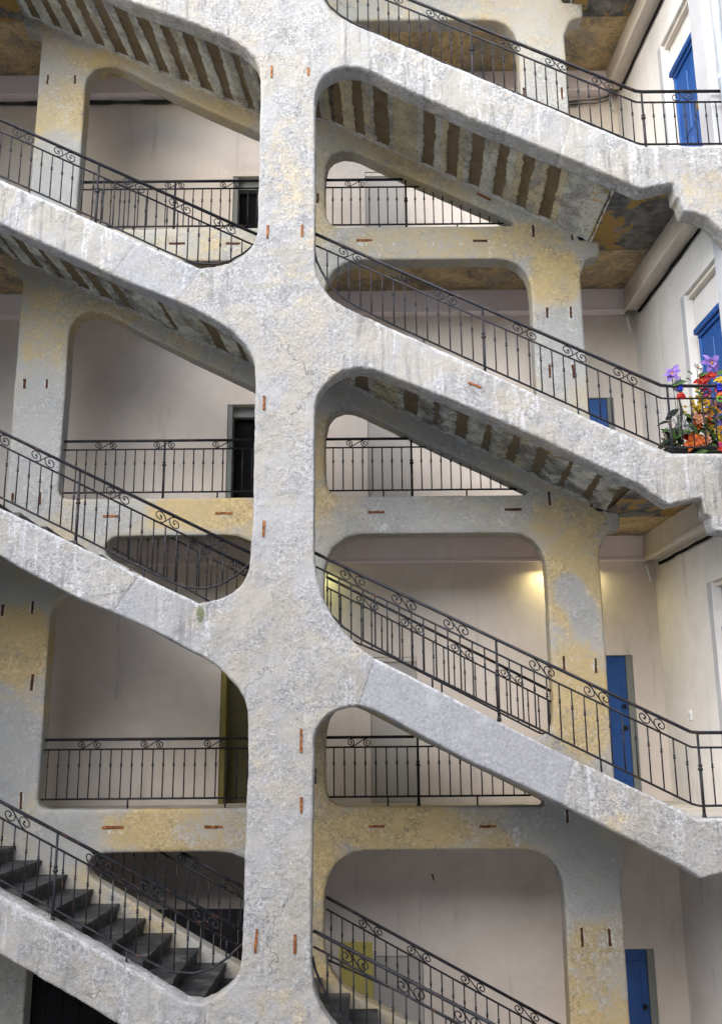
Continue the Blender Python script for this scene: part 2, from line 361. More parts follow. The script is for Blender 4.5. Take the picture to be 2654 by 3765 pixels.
def nz(p): return noise.noise(p)

# ------------------------------------------------------------------ remeshed, roughened masonry
def masonry(bm, voxel):
    me = bpy.data.meshes.new('masonry'); bmesh.ops.recalc_face_normals(bm, faces=bm.faces[:]); bm.to_mesh(me); bm.free()
    o = bpy.data.objects.new('masonry', me); COL.objects.link(o)
    md = o.modifiers.new('remesh', 'REMESH'); md.mode = 'VOXEL'; md.voxel_size = voxel; md.adaptivity = 0.0
    dg = bpy.context.evaluated_depsgraph_get()
    out = bpy.data.meshes.new_from_object(o.evaluated_get(dg))
    bpy.data.objects.remove(o); bpy.data.meshes.remove(me)
    return out
def get_vn(me):
    n = len(me.vertices); co = np.empty(n * 3, np.float32); no = np.empty(n * 3, np.float32)
    me.vertices.foreach_get('co', co); me.vertices.foreach_get('normal', no)
    return co.reshape(-1, 3), no.reshape(-1, 3)
def split_parts(me, names, attrs, partfn, mat, parent):
    """cut one continuous masonry skin into the parts it is made of; the skins meet edge to edge"""
    n = len(me.vertices); co = np.empty(n * 3, np.float32); me.vertices.foreach_get('co', co); co = co.reshape(-1, 3)
    nor = np.empty(n * 3, np.float32); me.vertices.foreach_get('normal', nor); nor = nor.reshape(-1, 3)
    quads = np.empty(len(me.polygons) * 4, np.int32); lt = np.empty(len(me.polygons), np.int32); me.polygons.foreach_get('loop_total', lt)
    assert (lt == 4).all(); me.loops.foreach_get('vertex_index', quads); quads = quads.reshape(-1, 4)
    cen = co[quads].mean(axis=1); ids = partfn(cen)
    objs = {}
    for pid in np.unique(ids):
        q = quads[ids == pid]; used, inv = np.unique(q, return_inverse=True); q2 = inv.reshape(-1, 4)
        m2 = bpy.data.meshes.new(names[pid]); m2.vertices.add(len(used)); m2.vertices.foreach_set('co', co[used].ravel())
        m2.loops.add(q2.size); m2.polygons.add(len(q2)); m2.loops.foreach_set('vertex_index', q2.astype(np.int32).ravel())
        m2.polygons.foreach_set('loop_start', np.arange(0, q2.size, 4, dtype=np.int32))
        m2.polygons.foreach_set('use_smooth', np.ones(len(q2), bool))
        m2.update(calc_edges=True); m2.validate()
        for an, av in attrs.items():
            a = m2.attributes.new(an, 'FLOAT', 'POINT'); a.data.foreach_set('value', av[used].astype(np.float32))
        m2.normals_split_custom_set_from_vertices([tuple(v) for v in nor[used]])
        objs[pid] = link(names[pid], m2, mat, parent)
    bpy.data.meshes.remove(me)
    return objs

def blob(co, cx, cz, rx, rz, p=2.0):
    d = ((co[:, 0] - cx) / rx) ** 2 + ((co[:, 2] - cz) / rz) ** 2
    return np.clip(1.15 - d ** (p / 2), 0, 1)

# front arcade outlines (metres, facade plane): traced openings of the three visible storeys
PL, PR = -1.195, -0.515
def left_end(n_top, n_bot):
    """left ends of a left-hand opening, beyond the picture: bracket under landing n_top down to landing n_bot"""
    zt, zb = fl(n_top) - 0.51, fl(n_bot)
    return [(-5.05, zb), (-6.05, zb), (-6.05, zt - 0.85), (-5.95, zt - 0.64), (-5.78, zt - 0.47), (-5.6, zt - 0.39), (-5.43, zt - 0.37), (-5.42, zt - 0.2), (-5.38, zt - 0.18), (-5.36, zt), (-5.05, zt)]
def right_end(n):
    zt = fl(n) - 0.505
    return [(3.40, zt - 0.08), (3.785, zt), (3.80, zt - 0.19), (3.85, zt - 0.215), (3.86, zt - 0.30), (3.885, zt - 0.38), (4.017, zt - 0.395), (4.169, zt - 0.47), (4.307, zt - 0.635), (4.44, zt - 0.86), (4.55, zt - 1.25), (4.58, zt - 1.7)]
HL1 = [(-2.871, 13.858), (-2.242, 13.607), (-1.957, 13.479), (-1.674, 13.339), (-1.504, 13.239), (-1.362, 13.121), (-1.266, 12.991), (-1.208, 12.83), (-1.194, 12.671), (-1.19, 12.386), (-1.196, 11.919), (-1.194, 11.31), (-1.198, 10.862), (-1.205, 10.598), (-1.235, 10.481), (-1.290, 10.383), (-1.388, 10.28), (-1.544, 10.2), (-1.726, 10.156), (-1.883, 10.146), (-4.31, 11.34)]
HL2 = [(-4.263, 10.744), (-3.676, 10.452), (-3.252, 10.246), (-2.794, 10.012), (-2.368, 9.825), (-2.104, 9.71), (-1.919, 9.624), (-1.682, 9.481), (-1.472, 9.34), (-1.34, 9.2), (-1.25, 9.062), (-1.207, 8.935), (-1.193, 8.745), (-1.190, 8.209), (-1.193, 7.815), (-1.193, 7.127), (-1.201, 6.90), (-1.21, 6.652), (-1.232, 6.504), (-1.298, 6.382), (-1.403, 6.286), (-1.536, 6.229), (-1.666, 6.191), (-1.761, 6.177), (-2.401, 6.48), (-3.989, 7.254)]
HL3 = [(-3.947, 6.716), (-3.743, 6.591), (-3.14, 6.267), (-2.573, 6.03), (-2.23, 5.873), (-1.963, 5.737), (-1.72, 5.607), (-1.575, 5.521), (-1.43, 5.393), (-1.309, 5.262), (-1.25, 5.145), (-1.213, 5.006), (-1.202, 4.869), (-1.198, 4.606), (-1.205, 4.049), (-1.211, 3.613), (-1.214, 3.082), (-1.224, 2.604), (-1.246, 2.494), (-1.293, 2.401), (-1.379, 2.32), (-1.487, 2.244), (-1.618, 2.197), (-1.772, 2.214), (-2.29, 2.502), (-3.091, 2.93), (-3.672, 3.22)]
R2 = [(-0.518, 10.708), (-0.521, 12.38), (-0.51, 12.506), (-0.477, 12.632), (-0.411, 12.739), (-0.306, 12.821), (-0.168, 12.871), (0.03, 12.862), (0.186, 12.796), (0.459, 12.622), (0.731, 12.469), (0.894, 12.385), (1.379, 12.132), (2.204, 11.722), (2.731, 11.471)]
R2low = [(4.58, 7.812), (3.5, 7.814), (3.088, 7.995), (2.431, 8.318), (1.502, 8.79), (1.091, 9.007), (0.507, 9.294), (0.02, 9.539), (-0.156, 9.622), (-0.311, 9.732), (-0.431, 9.892), (-0.494, 10.047), (-0.515, 10.191), (-0.518, 10.335)]
R3 = [(-0.512, 8.416), (-0.48, 8.542), (-0.414, 8.649), (-0.313, 8.764), (-0.185, 8.844), (0.005, 8.876), (0.167, 8.847), (0.345, 8.768), (0.673, 8.629), (1.024, 8.482), (1.273, 8.362), (1.619, 8.199), (2.012, 8.011), (2.352, 7.834), (2.739, 7.639), (3.098, 7.456)]
R3low = [(4.58, 3.899), (3.446, 3.903), (3.072, 4.08), (2.628, 4.292), (2.179, 4.505), (1.386, 4.909), (0.762, 5.244), (0.129, 5.568), (-0.013, 5.668), (-0.174, 5.831), (-0.317, 6.024), (-0.413, 6.204), (-0.476, 6.4), (-0.508, 6.621), (-0.518, 6.77)]
R4 = [(-0.514, 4.371), (-0.51, 4.749), (-0.473, 4.863), (-0.398, 4.954), (-0.295, 5.022), (-0.154, 5.062), (-0.018, 5.065), (0.122, 5.018), (0.262, 4.948), (0.678, 4.717), (1.135, 4.474), (1.364, 4.374), (1.949, 4.092), (2.371, 3.879), (2.701, 3.712), (3.245, 3.428)]
R4low = [(4.58, 0.0), (3.45, 0.0), (0.0, 1.76), (-0.2, 1.88), (-0.323, 1.994), (-0.40, 2.09), (-0.468, 2.212), (-0.512, 2.354), (-0.532, 2.558), (-0.534, 2.763), (-0.527, 3.5), (-0.520, 4.043)]
R1 = [(4.76, 11.715), (3.474, 11.712), (3.159, 11.86), (2.421, 12.235), (1.968, 12.471), (1.401, 12.759), (0.47, 13.232), (0.053, 13.445), (-0.165, 13.552), (-0.305, 13.676), (-0.406, 13.833), (-0.49, 14.07), (-0.515, 14.4), (-0.515, 16.8), (4.76, 16.8)]
TOPL = [(-1.195, 16.8), (-1.195, 14.6), (-1.235, 14.386), (-1.290, 14.288), (-1.388, 14.185), (-1.544, 14.105), (-1.726, 14.061), (-1.883, 14.051), (-5.05, 15.62), (-6.05, 15.62), (-6.05, 16.8)]
UNDER = [(-5.2, 0.3), (-5.2, 3.39), (-5.05, 3.395), (-3.629, 2.665), (-2.443, 2.031), (-1.9, 1.74), (-1.5, 1.48), (-1.28, 1.2), (-1.22, 0.9), (-1.22, 0.3)]
UNDER_R = [(-0.53, 0.3), (-0.53, 0.85), (-0.45, 1.05), (-0.3, 1.16), (-0.1, 1.18), (0.15, 1.08), (1.6, 0.3)]
holes = [HL1 + left_end(4, 3), HL2 + left_end(3, 2), HL3 + [(-5.05, 3.905), (-5.3, 3.905), (-5.3, 7.29), (-5.05, 7.29)], R2 + right_end(3)[0:] + R2low, R3 + right_end(2) + R3low, R4 + right_end(1) + R4low, R1, TOPL, UNDER, UNDER_R]  # two lowest left openings walled short, out of view, to cut side light
FT = 0.28
fmesh = masonry(plate_bm([(-6.4, -0.3), (4.83, -0.3), (4.83, 17.2), (-6.4, 17.2)], holes, 0.0, FT, FAC, 0.010), 0.022)
co, no = get_vn(fmesh)
CL_F = [(-1.058, 12.797, 0.17, 0), (-0.605, 12.792, 0.11, 0), (-1.077, 10.602, 0.17, 2), (-0.669, 10.61, 0.15, -1), (-1.087, 8.453, 0.17, 1), (-1.07, 6.99, 0.18, 2), (-0.645, 4.718, 0.24, 0), (-0.641, 4.07, 0.16, 0), (-1.083, 2.772, 0.22, 3), (-0.696, 2.74, 0.18, 1), (1.308, 8.646, 0.16, 113)]
def band_left(c, n):  return (c[:, 2] - (fl(n) + 2.27 - 0.492 * (c[:, 0] + 1.77)))
def band_right(c, n): return (c[:, 2] - np.maximum(fl(n) + 1.68 - 0.507 * (c[:, 0] - 0.11), fl(n)))
def front_fields(c):
    n = len(c); sm = np.zeros(n); seam = np.zeros(n); streak = np.zeros(n)
    for k in range(4):
        dl = band_left(c, k); dr = band_right(c, k)
        L = (np.abs(dl + 0.3) < 0.42) & (c[:, 0] < -1.5); Rr = (np.abs(dr + 0.3) < 0.45) & (c[:, 0] > -0.2)
        streak[L | Rr] = 0.95
        streak = np.where((c[:, 0] > -1.25) & (c[:, 0] < -0.5), 0.18, streak)
        sl = c[:, 0] - 0.5 * dl; sr = c[:, 0] - 0.3 * dr
        spans = {1: (-2.42, -1.77), 2: (-2.62, -1.86)}
        if k in spans:
            a, b = spans[k]; sm[L & (sl > a) & (sl < b)] = 0.55 if k == 1 else 0.4
            for s_ in (a, b): seam[L] = np.maximum(seam[L], np.clip(1 - np.abs(sl[L] - s_) / 0.022, 0, 1))
        spans = {1: (0.13, 2.2), 3: (1.98, 2.62)}
        if k in spans:
            a, b = spans[k]; sm[Rr & (sr > a) & (sr < b)] = 0.95 if k == 1 else 0.3
            for s_ in (a, b): seam[Rr] = np.maximum(seam[Rr], np.clip(1 - np.abs(sr[Rr] - s_) / 0.022, 0, 1))
    return sm, seam, streak
sm, seam, streak = front_fields(co)
calm = np.zeros(len(co))
for (x, z, l, a) in CL_F: calm = np.maximum(calm, blob(co, x, z, 0.07, l * 0.75))
disp = np.empty(len(co)); och = np.empty(len(co))
for i in range(len(co)):
    p = Vector(co[i])
    a = nz(p * 2.3) * 0.008 + nz(p * 7.0) * 0.005
    b = nz(p * 17.0) * 0.004 + nz(p * 33.0) * 0.0025
    disp[i] = a * (1 - 0.75 * sm[i]) + b * (1 - 0.92 * sm[i])
    och[i] = 0.30 + 0.5 * nz(p * 0.8 + Vector((9, 2, 4)))
disp *= (1 - 0.85 * np.clip(calm, 0, 1)); disp -= seam * 0.008
co2 = co + no * disp[:, None]
fmesh.vertices.foreach_set('co', co2.astype(np.float32).ravel()); fmesh.update()
mort = np.zeros(len(co)); rust_a = np.zeros(len(co))
for (x, z, l, a) in CL_F:
    mort = np.maximum(mort, 0.1 * blob(co, x, z, 0.08, l * 0.8)); rust_a = np.maximum(rust_a, np.maximum(0.5 * blob(co, x, z, 0.035, l * 0.75), 0.36 * blob(co, x + 0.005, z - l * 0.85, 0.024, l * 0.9)))
ochF = np.clip(och - 0.12, 0, 1) * 0.45
ochF = np.maximum(ochF, 0.3 * blob(co, -0.85, 11.4, 0.35, 0.9)); ochF = np.maximum(ochF, 0.3 * blob(co, 2.5, 3.95, 0.3, 0.3))
ochF = np.maximum(ochF, 0.38 * blob(co, 4.2, 11.1, 0.5, 0.4)); ochF = np.maximum(ochF, 0.3 * blob(co, -0.8, 2.0, 0.4, 0.5))
moss = np.maximum(0.75 * blob(co, -1.74, 6.05, 0.06, 0.13), 0.5 * blob(co, -1.83, 10.06, 0.07, 0.09))
for k in range(4):                                       # thin mortar coping along the top edge of the stringers
    dl = band_left(co, k); dr = band_right(co, k)
    top = np.maximum(np.where((co[:, 0] < -1.75) & (np.abs(dl) < 0.3), np.clip(1.2 - np.abs(dl + 0.02) / 0.05, 0, 1), 0), np.where((co[:, 0] > 0.1) & (np.abs(dr) < 0.3), np.clip(1.2 - np.abs(dr + 0.02) / 0.05, 0, 1), 0))
    mort = np.maximum(mort, 0.6 * top)
attrs = dict(ochre=ochF, cement=np.zeros(len(co)), mortar=mort, rust=rust_a, moss=moss, smooth=sm, seam=seam, streak=streak)
arcade = thing('stone_arcade', 'front stone arcade with one broad central pillar and sloping stair stringers, nearest the viewer', 'arcade')
def front_part(c):
    ids = np.zeros(len(c), int)
    for k in range(4):
        dl = band_left(c, k); dr = band_right(c, k); x0 = {2: -1.86}.get(k, -1.77); x1 = 0.13
        ids[(dl < 0.25) & (dl > -0.95) & (c[:, 0] - 0.5 * dl < x0) & (c[:, 0] > -5.9)] = 1 + k
        ids[(dr < 0.25) & (dr > -0.95) & (c[:, 0] - 0.3 * dr > x1) & (c[:, 0] < 4.9)] = 5 + k
    ids[(c[:, 0] < -5.9)] = 9
    ids[(c[:, 2] > 16.6)] = 10
    return ids
split_parts(fmesh, {0: 'pillar', 9: 'pilaster', 10: 'top_beam', **{k: 'stringer' for k in range(1, 9)}}, attrs, front_part, M['front'], arcade)
def clamp(parent, x, z, length, ang, y, wdt=0.026, proud=0.012, mat='rust'):
    bm = bmesh.new(); n = 6; pts = []
    for s in (-1, 1):
        for k in range(n):
            t = -length / 2 + length * k / (n - 1); t = t if s < 0 else -t
            pts.append((s * (wdt / 2 + random.uniform(-.003, .004)), t))
    c, s_ = math.cos(R(ang)), math.sin(R(ang))
    prism(bm, [(x + a * c + b * s_ * -1, z + a * s_ + b * c) for a, b in pts], y - proud, y + 0.03)
    return bm_obj('iron_clamp', bm, M[mat], parent)
for (x, z, l, a) in CL_F: clamp(arcade, x, z, l, -a, 0.0)

# ------------------------------------------------------------------ inner arcade
YI = 1.9
def inner_holes(n):
    f = fl(n)
    UL = [(-3.97, 0.14), (-3.968, 1.4), (-3.965, 2.18), (-3.967, 2.34), (-3.936, 2.5), (-3.826, 2.64), (-3.665, 2.695), (-3.501, 2.675), (-3.266, 2.55), (-3.08, 2.435), (-2.27, 1.995), (-1.649, 1.68), (-1.15, 1.43), (-1.15, 0.15), (-1.19, 0.07), (-1.27, 0.035), (-3.85, 0.035), (-3.94, 0.07)]
    LL = [(-3.318, 3.28), (-3.29, 3.36), (-3.22, 3.415), (-3.118, 3.43), (-1.80, 3.437), (-1.60, 3.42), (-1.43, 3.35), (-1.28, 3.22), (-1.18, 3.05), (-1.15, 2.85), (-1.15, 2.2), (-1.2, 2.12), (-1.3, 2.09), (-1.442, 2.157), (-2.064, 2.488), (-2.848, 2.93), (-3.231, 3.133), (-3.30, 3.20)]
    UR = [(-0.34, 0.06), (-0.41, 0.12), (-0.45, 0.21), (-0.46, 0.36), (-0.46, 0.82), (-0.45, 0.95), (-0.415, 1.10), (-0.34, 1.195), (-0.21, 1.245), (-0.08, 1.235), (0.045, 1.185), (0.676, 0.85), (1.021, 0.68), (1.55, 0.41), (2.042, 0.165), (2.18, 0.09), (2.26, 0.035), (-0.23, 0.035)]
    LR = [(-0.48, 2.70), (-0.475, 2.96), (-0.435, 3.13), (-0.345, 3.28), (-0.19, 3.39), (-0.02, 3.435), (1.90, 3.437), (2.08, 3.415), (2.22, 3.34), (2.32, 3.21), (2.368, 3.05), (2.378, 2.85), (2.37, 1.25), (2.352, 1.03), (2.32, 0.94), (2.233, 0.865), (2.122, 0.84), (1.9, 0.90), (-0.049, 1.80), (-0.251, 1.925), (-0.381, 2.07), (-0.459, 2.256), (-0.482, 2.42)]
    return [[(x, z + f) for x, z in h] for h in (UL, LL, UR, LR)]
ih = []
for n in range(4): ih += inner_holes(n)
outer = [(-4.65, -0.3)]
for n in range(1, 5):
    f = fl(n); outer += [(-4.655, f - 0.78), (-4.70, f - 0.66), (-4.79, f - 0.585), (-4.93, f - 0.535), (-4.95, f - 0.43), (-4.96, f - 0.19), (-4.65, f - 0.19)]
outer += [(-4.65, 16.6), (3.07, 16.6)]
for n in range(4, 0, -1):
    f = fl(n); outer += [(3.07, f - 0.19), (3.37, f - 0.19), (3.355, f - 0.415), (3.32, f - 0.455), (3.225, f - 0.465), (3.153, f - 0.53), (3.115, f - 0.62), (3.09, f - 0.70), (3.065, f - 0.72)]
outer += [(3.06, -0.3)]
imesh = masonry(plate_bm(outer, ih, YI, YI + 0.28, FAC, 0.012), 0.027)
co, no = get_vn(imesh)
CL_IV = [(-4.52, 14.181, .17), (-4.122, 14.177, .16), (2.42, 13.88, .2), (2.971, 13.874, .2), (-0.573, 12.208, .17), (2.446, 11.663, .17), (2.983, 11.554, .07), (2.573, 10.424, .16), (2.897, 10.421, .17), (2.563, 9.563, .19), (2.882, 9.56, .2), (-4.515, 9.45, .14), (-4.215, 9.447, .15), (-4.557, 7.855, .13), (-4.195, 7.852, .17), (2.462, 7.792, .2), (3.005, 7.709, .08), (2.531, 5.635, .2), (2.927, 5.621, .2), (-4.571, 6.384, .15), (-4.193, 6.415, .19), (-4.132, 5.472, .2), (-4.167, 4.051, .2), (2.558, 2.446, .2), (2.883, 2.443, .2), (-0.59, 4.31, .18), (2.464, 3.814, .16)]
CL_IH = [(-2.534, 11.518, .22, 90), (-1.755, 11.51, .2, 90), (0.077, 11.541, .22, 90), (1.697, 11.518, .2, 90), (-3.248, 7.604, .22, 90), (-1.785, 7.632, .22, 90), (0.198, 7.627, .22, 90), (1.983, 7.646, .22, 90), (-3.032, 3.731, .26, 90), (-1.813, 3.726, .22, 90), (0.15, 3.715, .2, 90), (1.498, 3.704, .2, 90), (1.773, 12.206, .22, 62)]
front = no[:, 1] < -0.3
def soff(x, n):
    r = fl(n) + 1.50 - 0.529 * (x - 0.048); l = fl(n) + 1.88 - 0.487 * (x + 1.415)
    return np.where(x < -1.415, l, np.where(x > -0.4, r, fl(n) + 1.88 + (1.737 - 1.88) * (x + 1.415) / 1.015))
calm = np.zeros(len(co)); mort = np.zeros(len(co)); rust_a = np.zeros(len(co))
for (x, z, l) in CL_IV:
    calm = np.maximum(calm, blob(co, x, z, 0.07, l * 0.75)); mort = np.maximum(mort, 0.54 * blob(co, x, z, 0.06, l * 0.85)); rust_a = np.maximum(rust_a, np.maximum(0.6 * blob(co, x, z - .02, 0.03, l * 0.8), 0.42 * blob(co, x + 0.004, z - l * 0.9, 0.022, l * 0.8)))
for (x, z, l, a) in CL_IH:
    calm = np.maximum(calm, blob(co, x, z, l * 0.75, 0.07)); mort = np.maximum(mort, 0.44 * blob(co, x, z - 0.03, l * 0.75, 0.12)); rust_a = np.maximum(rust_a, np.maximum(0.6 * blob(co, x, z - .01, l * 0.6, 0.035), 0.42 * blob(co, x + 0.03, z - 0.08, 0.05, 0.12)))
for n in range(4):
    for xx in (1.84, 0.29): mort = np.maximum(mort, 0.45 * blob(co, xx, fl(n) - 0.3, 0.10, 0.28))
    d = np.abs(co[:, 2] - soff(co[:, 0], n)); inb = (co[:, 0] < 3.2) & (co[:, 0] > -4.6) & ((co[:, 0] > -0.4) | (co[:, 0] < -1.2))
    mort = np.where(inb, np.maximum(mort, 0.62 * np.clip(1.25 - d / 0.085, 0, 1)), mort)
for (x, z) in [(0.487, 11.475), (1.041, 11.47), (1.433, 11.466), (2.037, 11.453), (0.499, 7.564), (0.957, 7.56), (1.451, 7.556)]:
    mort = np.maximum(mort, 0.75 * blob(co, x, z, 0.035, 0.035))
och = np.zeros(len(co)); cem = np.zeros(len(co)); disp = np.zeros(len(co))
for i in range(len(co)):
    p = Vector(co[i])
    disp[i] = nz(p * 2.2) * 0.006 + nz(p * 8.0) * 0.003 + nz(p * 21.0) * 0.0025
    och[i] = 0.26 + 0.55 * nz(p * 0.9 + Vector((3, 1, 7))); cem[i] = 0.2 + 0.55 * nz(p * 0.8 + Vector((8, 5, 2)))
for (x, z, rx, rz, wgt) in [(-4.3, 13.6, .5, .8, .62), (-3.7, 14.6, .8, .35, .6), (-2.0, 13.7, 1.0, .5, .55), (-2.1, 7.65, 1.0, .3, .75), (-2.2, 3.7, 1.1, .35, .85), (0.5, 3.7, 1.2, .32, .85), (2.7, 10.95, .45, .65, .72), (2.2, 11.5, .9, .35, .6), (1.0, 11.5, 1.6, .3, .5), (2.75, 6.7, .5, .9, .75), (2.7, 5.2, .5, .9, .7), (2.7, 7.5, .6, .4, .62), (2.75, 1.9, .5, .95, .9), (-4.35, 5.95, .5, .6, .85), (-0.55, 12.2, .4, .9, .7), (-0.55, 8.2, .4, .9, .65), (-0.55, 4.0, .4, 1.2, .7), (-0.55, 2.5, .4, 1, .65), (-4.3, 10.2, .4, .9, .52), (-3.4, 10.5, .6, .3, .6), (2.75, 14.3, .4, .5, .3)]:
    och = np.maximum(och, wgt * np.clip(blob(co, x, z, rx, rz) * 1.4, 0, 1))
for (x, z, rx, rz, wgt) in [(2.7, 9.9, .45, .75, .8), (2.66, 6.55, .26, .30, .55), (2.82, 6.25, .24, .36, .55), (2.7, 3.1, .6, .55, .8), (2.3, 3.75, .7, .35, .65), (-4.3, 12.6, .5, .85, .75), (-4.3, 8.6, .5, 1.3, .7), (-4.35, 4.6, .5, .75, .75), (-3.9, 14.95, .6, .3, .7), (2.75, 13.6, .5, 1.2, .6), (-3.6, 3.7, .5, .5, .6), (-3.3, 7.6, .6, .3, .6)]:
    cem = np.maximum(cem, wgt * np.clip(blob(co, x, z, rx, rz) * 1.4, 0, 1)); och = och * (1 - 0.75 * np.clip(blob(co, x, z, rx, rz), 0, 1))
disp *= (1 - 0.85 * np.clip(calm, 0, 1))
imesh.vertices.foreach_set('co', (co + no * disp[:, None]).astype(np.float32).ravel()); imesh.update()
Z_ = np.zeros(len(co))
attrs = dict(ochre=np.clip(och, 0, 1), cement=np.clip(cem, 0, 1), mortar=mort, rust=rust_a, moss=Z_, smooth=Z_, seam=Z_)
inner = thing('rendered_arcade', 'inner rendered arcade with ochre stains standing behind the stair flights', 'arcade')
def inner_part(c):
    ids = np.zeros(len(c), int)
    ids[c[:, 0] < -3.95] = 1; ids[(c[:, 0] > -1.2) & (c[:, 0] < -0.44)] = 2; ids[c[:, 0] > 2.36] = 3
    mid = ids == 0
    for n in range(0, 5):
        ids[mid & (np.abs(c[:, 2] - (fl(n) - 0.22)) < 0.3)] = 10 + n
    for n in range(4):
        left = mid & (c[:, 0] < -1.2) & (ids == 0) & (c[:, 2] > fl(n)) & (c[:, 2] < fl(n + 1)); ids[left] = 20 + n
        rgt = mid & (c[:, 0] > -0.44) & (ids == 0) & (c[:, 2] > fl(n)) & (c[:, 2] < fl(n + 1)); ids[rgt] = 30 + n
    return ids
nm = {0: 'top_band', 1: 'pier', 2: 'pier', 3: 'pier'}
for n in range(5): nm[10 + n] = 'beam'
for n in range(4): nm[20 + n] = nm[30 + n] = 'stair_string'
split_parts(imesh, nm, attrs, inner_part, M['inner'], inner)
for (x, z, l) in CL_IV: clamp(inner, x, z, l * random.uniform(0.85, 1.1), random.uniform(-2, 3), YI, random.uniform(0.024, 0.034), 0.006, 'dark_rust')
for (x, z, l, a) in CL_IH: clamp(inner, x, z, l, a, YI, 0.03, 0.008, random.choice(('rust', 'dark_rust')))

# ------------------------------------------------------------------ stair flights
GO, RI = 0.32, 0.1695
def build_flight(n, where):
    f = fl(n); t = thing('stair_flight', where, 'stairs', 'stone stair flights between the arcades')
    y0, y1 = FT - 0.005, YI + 0.015
    sf = lambda x: float(soff(np.array([x]), n)[0])
    right0 = 3.0
    for k in range(11):                                   # right-hand run, counted up from the lower landing
        xn = right0 - GO * k; z = f + RI * (k + 1); bm = bmesh.new(); xb = xn - GO
        prism(bm, [(xn + 0.025, z), (xn + 0.025, z - 0.045), (xn, z - 0.05), (xn, max(z - RI - 0.012, sf(xn) + 0.02)), (xn, sf(xn) + 0.02), (xb, sf(xb) + 0.02), (xb, z)], y0, y1)
        bm_obj('step', bm, M['slate'], t)
    xm = right0 - GO * 11; zm = f + RI * 12; bm = bmesh.new()
    prism(bm, [(xm + 0.025, zm), (xm, zm - 0.05), (xm, sf(xm) + 0.02), (-1.651, sf(-1.651) + 0.02), (-1.651, zm)], y0, y1); bm_obj('half_landing', bm, M['slate'], t)
    for k in range(10):
        xn = -1.651 - GO * k; z = zm + RI * (k + 1) - 0.004 * k; bm = bmesh.new(); xb = xn - GO
        prism(bm, [(xn + 0.025, z), (xn + 0.025, z - 0.045), (xn, z - 0.05), (xn, sf(xn) + 0.02), (xb, sf(xb) + 0.02), (xb, z)], y0, y1)
        bm_obj('step', bm, M['slate'], t)
    # underside: a dense sheet so the stones can be rough
    nx, ny = 330, 66; xa, xb = -4.96, 3.25
    rng = random.Random(31 + n)
    seg = 26; jag = [[rng.uniform(-1, 1) for _ in range(seg)] for _ in range(2)]
    if n == 3:  bro = {i: v for i, v in enumerate([0] * 28)}
    xsn = np.linspace(xa, xb, nx); ysn = np.linspace(FT + 0.01, YI + 0.02, ny)
    pos, at = [], dict(brown=[], tone=[], grey=[], mortar=[], orange=[], joint=[], flight_dark=[])
    nb = 30; tone = [rng.random() for _ in range(nb)]; gr = [rng.random() for _ in range(nb)]
    bw = [rng.uniform(0.10, 0.30) if rng.random() < (0.9 if n >= 2 else 0.6) else 0.0 for _ in range(nb)]
    if n == 3:
        for i in range(nb):
            xcen = xa + (i + .5) * GO
            if 0.9 < xcen < 2.7 or -4.3 < xcen < -1.9: bw[i] = rng.uniform(0.20, 0.27)
            elif 2.7 <= xcen: bw[i] = 0.0
    if n <= 1: bw = [b * 0.5 for b in bw]
    zrow = {x: float(v) for x, v in zip(xsn, soff(xsn, n))}
    for yy in ysn:
        for xx in xsn:
            p = Vector((xx, yy, n * 5.0)); skew = (-0.10 if xx < -1.2 else -0.05) * (yy - 1.1)
            u = (xx + skew - xa) / GO; i = int(u) % nb; fr = u - int(u)
            wv = 0.08 * nz(Vector((xx * 2, yy * 1.6, n))) + 0.05 * nz(Vector((xx * 9, yy * 9, n + 4))) + 0.05 * nz(Vector((xx * 22, yy * 22, n)))
            b = bw[i] + wv * (1 if bw[i] > 0 else 0) - abs(fr - 0.5)
            br = min(max(0.5 + b * 6.0, 0), 1) if bw[i] > 0 else 0.0
            d = 0.014 * nz(p * 4) + 0.016 * nz(p * 11) + 0.008 * nz(p * 26)
            z = zrow[xx] + d * (1 - 0.8 * br) - 0.03 * (1 - br)
            pos.append((xx, yy, z))
            ed = YI - yy
            at['brown'].append(br * 0.97 if br > 0 else -0.6); at['tone'].append(tone[i] * 0.9 + (0.15 if n == 3 else -0.05)); at['grey'].append(gr[i] * 0.8 - 0.1)
            mv = 0.9 * max(0, 1.2 - ed / (0.045 + 0.04 * nz(Vector((xx * 2.2, 5.0, n))))) if ed < 0.16 else -0.6
            mv = max(mv, 0.75 - abs(fr - 0.03) * 9 if (i * 7 + n) % 4 == 0 and xx < 2.9 else -0.6)
            at['mortar'].append(mv); at['orange'].append(0.2 + 0.5 * nz(p * 1.1 + Vector((5, 5, 5))) if xx > 2.2 else -0.5)
            at['flight_dark'].append({3: 0.45, 2: 0.85, 1: 0.95, 0: 0.95}[n])
            at['joint'].append(max(0.0, 1 - min(fr, 1 - fr) / 0.04))
    me = bpy.data.meshes.new('soffit')
    fs = [(j * nx + i, (j + 1) * nx + i, (j + 1) * nx + i + 1, j * nx + i + 1) for j in range(ny - 1) for i in range(nx - 1)]
    me.from_pydata(pos, [], fs); me.update()
    for an, av in at.items():
        a = me.attributes.new(an, 'FLOAT', 'POINT'); a.data.foreach_set('value', np.array(av, np.float32))
    for p in me.polygons: p.use_smooth = True
    link('soffit', me, M['soffit'], t)
    return t
FLIGHTS = ['lowest flight of dark slate steps, its treads in view at the lower left', 'second flight up, its patched underside over the first gallery', 'third flight up, with dark cracked underside below the flower landing', 'topmost flight, its underside striped with brown bands']
for n in range(4): build_flight(n, FLIGHTS[n])

